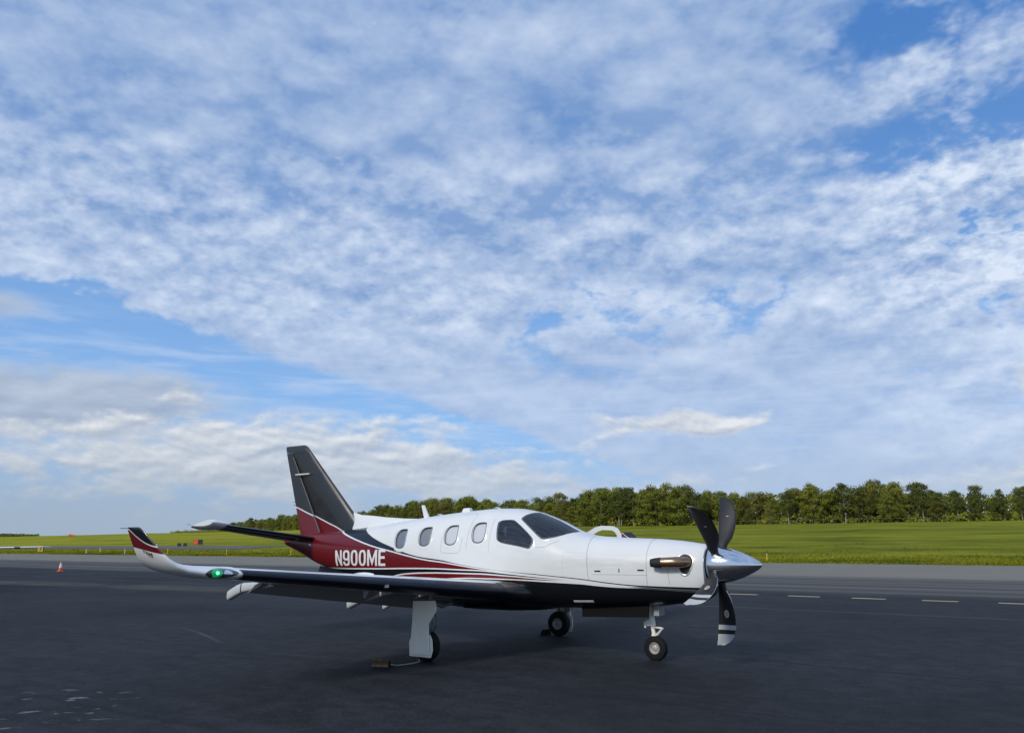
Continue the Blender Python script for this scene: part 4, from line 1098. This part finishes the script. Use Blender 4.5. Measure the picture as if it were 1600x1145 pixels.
# ---- neighbouring high-wing light airplane, only its wing reaches into view
LP = empty('parked_light_airplane', (-31.6, 1.35, 0)); tag(LP, 'white strut-braced light airplane whose wing tip enters at the left edge', 'airplane')
wdir = Vector((.823, .567, 0)); cdir = Vector((-.567, .823, 0))
def lw(a, c, z_): q = wdir*a+cdir*c; return (q.x, q.y, z_)
for s_ in (1, -1):
    rr_ = []
    for a, ch, th, z_ in ((.3, 1.2, .14, 1.56), (2.0, 1.15, .14, 1.575), (3.6, 1.05, .12, 1.595), (4.55, .95, .10, 1.61), (4.72, .85, .07, 1.615), (4.76, .6, .02, 1.615)):
        ringp = []
        for k in range(22):
            ph = 2*PI*k/22; s__ = .5-.5*math.cos(ph); yt = th*1.1*(math.sqrt(s__)*1.05-s__*.95-.1*s__**3)*(1 if math.sin(ph) > 0 else -.6)
            ringp.append(lw(s_*a, .35-ch*s__*-1-.5, z_+yt))
        rr_.append(ringp)
    wgo = G().loft(rr_).build('wing', m_white, LP)
    G().tube([lw(s_*.45, 0, .75), lw(s_*2.9, 0, 1.55)], .03, 8).build('wing_strut', m_white, LP)
    G().tube([lw(s_*3.75, -.18, 1.59), lw(s_*3.95, -.18, 1.59)], .035, 8).build('wing_fitting', m_dark, LP)
    G().tube([lw(s_*.35, -.1, .7), lw(s_*.85, -.1, .2)], .03, 8).build('gear_leg', m_white, LP)
    q = lw(s_*.9, -.1, .2); gt = G().lathe(q, tuple(wdir), [(-.06, .1), (-.06, .18), (0, .2), (.06, .18), (.06, .1)], 20); gt.build('tyre', m_rub, LP)
fr2 = []
for c, w_, zc_, h_ in ((-2.1, .12, 1.0, .12), (-2.0, .32, 1.0, .30), (-1.2, .45, 1.02, .40), (-.4, .52, 1.12, .50), (.6, .52, 1.12, .50), (1.6, .36, 1.10, .36), (3.0, .18, 1.12, .18), (4.1, .06, 1.16, .10)):
    fr2.append([lw(w_*math.cos(2*PI*k/18), c, zc_+h_*math.sin(2*PI*k/18)) for k in range(18)])
G().loft(fr2).build('fuselage', m_white, LP)
G().loft([[lw(-.03, 3.2, 1.25), lw(-.03, 4.2, 1.2), lw(-.03, 4.4, 2.1), lw(-.03, 3.9, 2.1)], [lw(.03, 3.2, 1.25), lw(.03, 4.2, 1.2), lw(.03, 4.4, 2.1), lw(.03, 3.9, 2.1)]]).build('fin', m_white, LP, smooth=False)

# ---- airfield signs, markers
def pix(uu, t):
    """ground position along a bearing (offline survey of the photograph): bearing by image column, t = depth in metres"""
    w = (uu-800)/1244.73
    return (CAM.x+(hx+hy*w)*t*1.0, CAM.y+(hy-hx*w)*t*1.0)
def sign(uu, t, w_, h_, face, label, name='airfield_sign', post=.15, txt=None, tm=None, two=None):
    x, y = pix(uu, t); z_ = terr(x, y) if y > 50.6 else 0
    o = empty(name, (x, y, z_)); tag(o, label, 'sign')
    o.rotation_euler.z = YAW-PI/2
    G().box((-w_/2, -.10, post), (w_/2, .10, post+h_)).build('sign_box', m_signk, o, smooth=False)
    G().box((-w_/2+.04, -.115, post+.04), (w_/2-.04 if not two else 0, -.101, post+h_-.04)).build('sign_face', face, o, smooth=False)
    if two: G().box((0.02, -.115, post+.04), (w_/2-.04, -.101, post+h_-.04)).build('sign_face', two, o, smooth=False)
    for s_ in (-.35, .35): G().tube([(s_*w_, 0, -.2), (s_*w_, 0, post+.02)], .03, 6).build('post', m_post, o)
    if txt:
        def f(a, c): return (lerp(-w_*.22, w_*.22, a), -.125, lerp(post+h_*.2, post+h_*.8, c))
        letters(txt, 0, 0, 0, 0, tm, o, 'sign_lettering', mapf=f, bold=.02, cuts=2)
sign(80.5, 133, .95, 1.0, m_yellow, 'square black and yellow airfield sign below the small airplane wing tip', txt='3', tm=m_signk)
sign(254, 132, .95, .85, m_signw, 'blank white airfield sign board in the grass right of the winglet')
sign(291, 150, .62, .55, m_signk, 'small black airfield sign, left one of the close pair', post=.12)
sign(300, 150, .62, .55, m_signk, 'small black airfield sign, right one of the close pair', post=.12)
sign(319.5, 158, 1.75, .95, m_orange, 'wide orange and black airfield sign below the tailplane tip', two=m_signk, post=.15)

x, y = pix(123, 300); o = empty('windsock', (x, y, terr(x, y))); tag(o, 'orange windsock on a low post at the crest of the grass', 'windsock')
o.rotation_euler.z = YAW-PI/2
G().tube([(0, 0, 0), (0, 0, 1.9)], .06, 8).build('post', m_yellow, o)
G().lathe((-.5, 0, 1.85), (1, 0, -.06), [(0, .42), (.7, .36), (1.4, .28), (2.1, .2)], 16, (False, False)).build('sock', m_orange, o)

mk_g = 'edge markers along the far pavement edge'
for uu, lab in ((150, 'small pale edge marker stake in the grass left of the winglet, nearest the cone'), (171, 'small pale edge marker stake in the grass left of the winglet, second from the cone'), (209, 'small pale edge marker stake beside the winglet'), (274, 'small yellow edge marker stake below the white sign board'), (364, 'small yellow edge marker stake below the tailplane'), (462, 'small yellow edge marker stake under the tail cone'), (1186, 'yellow edge marker stake with dark cap right of the spinner')):
    w = (uu-800)/1244.73; t = (52.0-CAM.y)/(hy-hx*w) if uu not in (171,) else (57-CAM.y)/(hy-hx*w)
    x, y = pix(uu, t); o = empty('edge_marker', (x, y, terr(x, y))); tag(o, lab, 'marker', mk_g)
    G().lathe((0, 0, 0), (0, 0, 1), [(0, .06), (.02, .06), (.02, .045), (.62, .04), (.64, .03)], 12).build('stake', m_yellow if uu > 250 else m_signw, o)
    G().lathe((0, 0, .64), (0, 0, 1), [(0, .055), (.10, .055), (.13, .02)], 12).build('cap', m_signk if uu > 1000 else m_yellow, o)

# ================================================================== the wood
def leafmat(name, a, c, e):
    m_ = bpy.data.materials.new(name); m_.use_nodes = True
    q = NB(m_.node_tree); bs = m_.node_tree.nodes['Principled BSDF']
    oi = q.n('ShaderNodeObjectInfo'); tc = q.n('ShaderNodeTexCoord')
    rnd = E(q, oi.outputs['Random']); nz = q.noise(tc.outputs['Object'], .9, 3, .6)
    col = q.mix(rnd, a, c); col = q.mix(q.ss(nz, .42, .72)*.7, col, e)
    q.put(bs.inputs['Base Color'], col); bs.inputs['Roughness'].default_value = .7; bs.inputs['Specular IOR Level'].default_value = .2
    return m_
m_leaf = [leafmat('foliage_green', (.125, .155, .016), (.190, .200, .024), (.29, .275, .040)),
          leafmat('foliage_dark', (.066, .090, .016), (.105, .125, .020), (.155, .160, .028)),
          leafmat('foliage_olive', (.115, .125, .018), (.16, .14, .028), (.18, .145, .04))]
m_bark = mat('bark', (.11, .09, .07), .9, var=.4, vscale=2)
m_barkp = mat('pale_bark', (.34, .31, .26), .9, var=.3, vscale=2)
def treeproto(seed, H, kind):
    rn = random.Random(seed); tr = G()
    base = .20*H if kind != 2 else .34*H
    lean = rn.uniform(-.03, .03)*H
    top = Vector((lean, rn.uniform(-.02, .02)*H, H*.82))
    tr.tube([(0, 0, -.5), (lean*.2, 0, base*.6), (lean*.5, top.y*.5, H*.5), top], [.20, .155, .10, .03], 7)
    lv = []; lf = []
    rx = H*rn.uniform(.25, .33) if kind != 2 else H*.20
    ncl = 58 if kind != 2 else 44
    for k in range(ncl):
        f = rn.random()**.85
        zz = base*.75+(H*.97-base*.75)*f
        env = math.sin(PI*min(1, .16+.80*f))**.75 if kind != 2 else (.55+.45*math.sin(PI*f))
        if kind == 1: env = (1-f)**.55*.95+.12
        a = rn.random()*2*PI; rad = rx*env*math.sqrt(rn.uniform(.1, 1))
        c = Vector((lean*f+rad*math.cos(a), rad*math.sin(a), zz))
        if rn.random() < .5: tr.tube([(lean*f*.8, 0, max(.3, zz-H*.13)), c], [.05, .015], 4)
        cr = rn.uniform(.75, 1.55)*H/12
        for j in range(84):
            dv = Vector((rn.gauss(0, 1), rn.gauss(0, 1), rn.gauss(0, .75))).normalized()*cr*rn.uniform(.45, 1.0)
            p_ = c+dv; s_ = rn.uniform(.12, .25)*H/12
            nrm = (dv.normalized()+Vector((rn.gauss(0, .5), rn.gauss(0, .5), rn.gauss(.25, .5)))).normalized()
            t1 = nrm.orthogonal().normalized(); t1 = (Matrix.Rotation(rn.random()*6.28, 3, nrm) @ t1); t2 = nrm.cross(t1)
            k0 = len(lv); lv += [p_-t1*s_, p_-t2*s_*.6, p_+t1*s_, p_+t2*s_*.6]; lf.append((k0, k0+1, k0+2, k0+3))
    me1 = bpy.data.meshes.new('trunk'); me1.from_pydata(tr.v, [], tr.f); me1.materials.append(m_barkp if seed % 3 == 0 else m_bark)
    me2 = bpy.data.meshes.new('crown'); me2.from_pydata([tuple(q) for q in lv], [], lf); me2.materials.append(m_leaf[(0, 1, 1)[kind] if seed % 4 else 2])
    return me1, me2
protos = [treeproto(s_, 12, k_) for s_, k_ in ((1, 0), (2, 0), (3, 0), (4, 0), (5, 0), (6, 2), (7, 1), (9, 2), (8, 0), (10, 0), (11, 2))]
edge = [(150, 282), (60, 262), (3, 250), (-58, 230), (-98, 214), (-140, 232), (-182, 258), (-290, 291), (-455, 335), (-640, 400)]
rn = random.Random(5)
def tree(x, y, H, pk, label, grp):
    o = empty('woodland_tree', (x, y, terr(x, y))); o.rotation_euler.z = rn.random()*6.28
    k = H/12*1.0; wd = k*rn.uniform(.95, 1.45); o.scale = (wd, wd, k)
    tag(o, label, 'tree', grp)
    for nm, me in zip(('trunk', 'crown'), protos[pk]):
        c = bpy.data.objects.new(nm, me); COLL.objects.link(c); c.parent = o
def column(x, y):
    v = Vector((x, y, 0))-Vector((CAM.x, CAM.y, 0)); dh = Vector((hx, hy, 0)); rh = Vector((hy, -hx, 0))
    return 800+1244.73*v.dot(rh)/v.dot(dh)
HT = [(350, 5.5), (400, 8.6), (470, 9.5), (560, 10), (620, 12.5), (700, 13.5), (740, 13), (780, 11.2), (860, 10.8), (900, 11.0), (940, 12), (1000, 11.8), (1060, 11.5), (1100, 11), (1170, 10.2), (1240, 11.2), (1300, 11.6), (1380, 11.0), (1450, 9.6), (1500, 9.0), (1560, 8.6), (1640, 8.6)]
PLAN = []
for row, (off, sp, hm) in enumerate(((0, 4.6, .90), (7, 5.2, 1.02), (15, 6.6, 1.08))):
    carry = 0.0
    for k in range(len(edge)-1):
        a, c = Vector(edge[k]), Vector(edge[k+1]); L_ = (c-a).length; t = carry
        while t < L_:
            q = a+(c-a)*(t/L_); x = q.x+rn.uniform(-1.4, 1.4); y = q.y+off+rn.uniform(-2.0, 2.0)
            uu = column(x, y)
            far_ = max(1.0, min(2.3, (Vector((x, y))-Vector((CAM.x, CAM.y))).length/260))
            t += sp*rn.uniform(.75, 1.3)*far_
            if uu > 1660 or uu < 345: continue
            H = herm([q_[0] for q_ in HT], [q_[1] for q_ in HT], uu)*hm*rn.choice((rn.uniform(.62, .85), rn.uniform(.85, 1.0), rn.uniform(.92, 1.10)))
            pk = rn.choice((0, 1, 2, 3, 4, 8, 9, 5, 7)) if uu < 1400 else rn.choice((5, 6, 7, 10, 1, 3))
            PLAN.append((row, uu, x, y, H, pk))
        carry = t-L_
ORD = 'first second third fourth fifth sixth seventh eighth ninth tenth eleventh twelfth thirteenth fourteenth fifteenth sixteenth seventeenth eighteenth nineteenth twentieth'.split()
SEG = [(480, 'distant green tree', 'left of the fin'), (665, 'green tree', 'between fin and blade antenna'), (830, 'green tree', 'above the cabin roof'), (1000, 'green tree', 'beyond windshield and open door'), (1160, 'tall green tree', 'behind the propeller'), (1400, 'tall tree', 'just right of the propeller'), (9999, 'dark tree', 'towards the right edge')]
cnt = {}
for row, uu, x, y, H, pk in sorted(PLAN):
    si = [k for k, q in enumerate(SEG) if uu < q[0]][0]; n = cnt[(row, si)] = cnt.get((row, si), -1)+1
    rw = ('in front row', 'in second row', 'in back row')[row]
    tree(x, y, H, pk, '%s %s of wood, %s from left %s' % (SEG[si][1], rw, ORD[n] if n < 20 else 'one of the last', SEG[si][2]), 'trees of the wood beyond the airfield')
# shaded interior of the wood, a mass nobody could count
uv = []; uf = []
for k in range(len(edge)-1):
    a, c = Vector(edge[k]), Vector(edge[k+1]); L_ = (c-a).length
    for j in range(int(L_*150)):
        q = a+(c-a)*rn.random(); x = q.x; y = q.y+rn.uniform(7, 26); uu = column(x, y)
        if uu > 1680 or uu < 350: continue
        hh = herm([q_[0] for q_ in HT], [q_[1] for q_ in HT], uu)*(.80+.22*mnoise.noise(Vector((x*.16, y*.16, 3))))
        p_ = Vector((x, y, terr(x, y)+hh*rn.random()**.9)); s_ = rn.uniform(.22, .5)
        nrm = Vector((rn.gauss(0, 1), -1+rn.gauss(0, .6), rn.gauss(.4, .5))).normalized(); t1 = nrm.orthogonal().normalized(); t2 = nrm.cross(t1)
        k0 = len(uv); uv += [p_-t1*s_, p_-t2*s_*.7, p_+t1*s_, p_+t2*s_*.7]; uf.append((k0, k0+1, k0+2, k0+3))
un = mk('wood_interior', uv, uf, m_leaf[0], smooth=False); tag(un, 'dense green interior of the wood behind its front trees', 'wood', kind='stuff')
# undergrowth along the wood edge: one mass
uv = []; uf = []
for k in range(len(edge)-1):
    a, c = Vector(edge[k]), Vector(edge[k+1]); L_ = (c-a).length
    for j in range(int(L_*85)):
        q = a+(c-a)*rn.random(); x = q.x; y = q.y+rn.uniform(0, 14)
        cl = mnoise.noise(Vector((x*.25, y*.25, 0)))
        hh = max(.4, 1.9+2.6*cl)
        p_ = Vector((x, y, terr(x, y)+rn.uniform(0, hh))); s_ = rn.uniform(.2, .42)
        nrm = Vector((rn.gauss(0, 1), -1+rn.gauss(0, .6), rn.gauss(.5, .5))).normalized(); t1 = nrm.orthogonal().normalized(); t2 = nrm.cross(t1)
        k0 = len(uv); uv += [p_-t1*s_, p_-t2*s_, p_+t1*s_, p_+t2*s_]; uf.append((k0, k0+1, k0+2, k0+3))
un = mk('undergrowth', uv, uf, m_leaf[0], smooth=False); tag(un, 'low green undergrowth along the foot of the wood', 'undergrowth', kind='stuff')
# far-off wood on the left horizon, reads as one dark mass
uv = []; uf = []
for j in range(9000):
    x, y = pix(rn.uniform(-60, 75), rn.uniform(1150, 1300))
    cl = .5+.5*mnoise.noise(Vector((x*.02, y*.02, 5))); hh = 3+9*cl
    p_ = Vector((x, y, 5.2+hh*rn.random())); s_ = rn.uniform(.8, 1.6)
    nrm = Vector((rn.gauss(0, 1), rn.gauss(-.6, 1), rn.gauss(.4, .6))).normalized(); t1 = nrm.orthogonal().normalized(); t2 = nrm.cross(t1)
    k0 = len(uv); uv += [p_-t1*s_, p_-t2*s_, p_+t1*s_, p_+t2*s_]; uf.append((k0, k0+1, k0+2, k0+3))
un = mk('distant_wood', uv, uf, m_leaf[1], smooth=False); tag(un, 'far-off dark wood on the left horizon', 'wood', kind='stuff')
# ragged grass at the pavement edge and over the near bank
uv = []; uf = []
for j in range(52000):
    x = rn.uniform(-190, 40); y = 50.2+min(60, rn.expovariate(1/5.0))
    if y < 50.30 and rn.random() < .5: continue
    z_ = terr(x, y) if y > 50.6 else 0.0
    h_ = rn.uniform(.05, .15)*(1.4 if mnoise.noise(Vector((x*.3, y*.3, 8))) > .1 else .8); a = rn.random()*6.28; w_ = rn.uniform(.05, .14)
    k0 = len(uv); dx, dy = math.cos(a)*w_, math.sin(a)*w_
    uv += [(x-dx, y-dy, z_-.02), (x+dx, y+dy, z_-.02), (x+rn.uniform(-.06, .06), y+rn.uniform(-.06, .06), z_+h_)]; uf.append((k0, k0+1, k0+2))
un = mk('grass_tufts', uv, uf, m_grass, smooth=False); tag(un, 'rough grass tufts along the far edge of the pavement', 'grass', kind='stuff')
# wire fence posts at the foot of the wood
FE = empty('wire_fence', (-60, 222, terr(-60, 222))); tag(FE, 'post and wire fence along the foot of the wood right of the propeller', 'fence')
pa_ = None
for k in range(34):
    t = k/33; x = lerp(-84, -22, t); y = lerp(212, 232, t); z_ = terr(x, y)
    b0 = Vector((x, y, z_))-FE.location
    G().tube([b0-Vector((0, 0, .2)), b0+Vector((0, 0, 1.25))], .04, 6).build('fence_post', m_bark, FE)
    if pa_ is not None: G().tube([pa_+Vector((0, 0, 1.1)), b0+Vector((0, 0, 1.1))], .012, 4).build('wire', m_post, FE)
    pa_ = b0
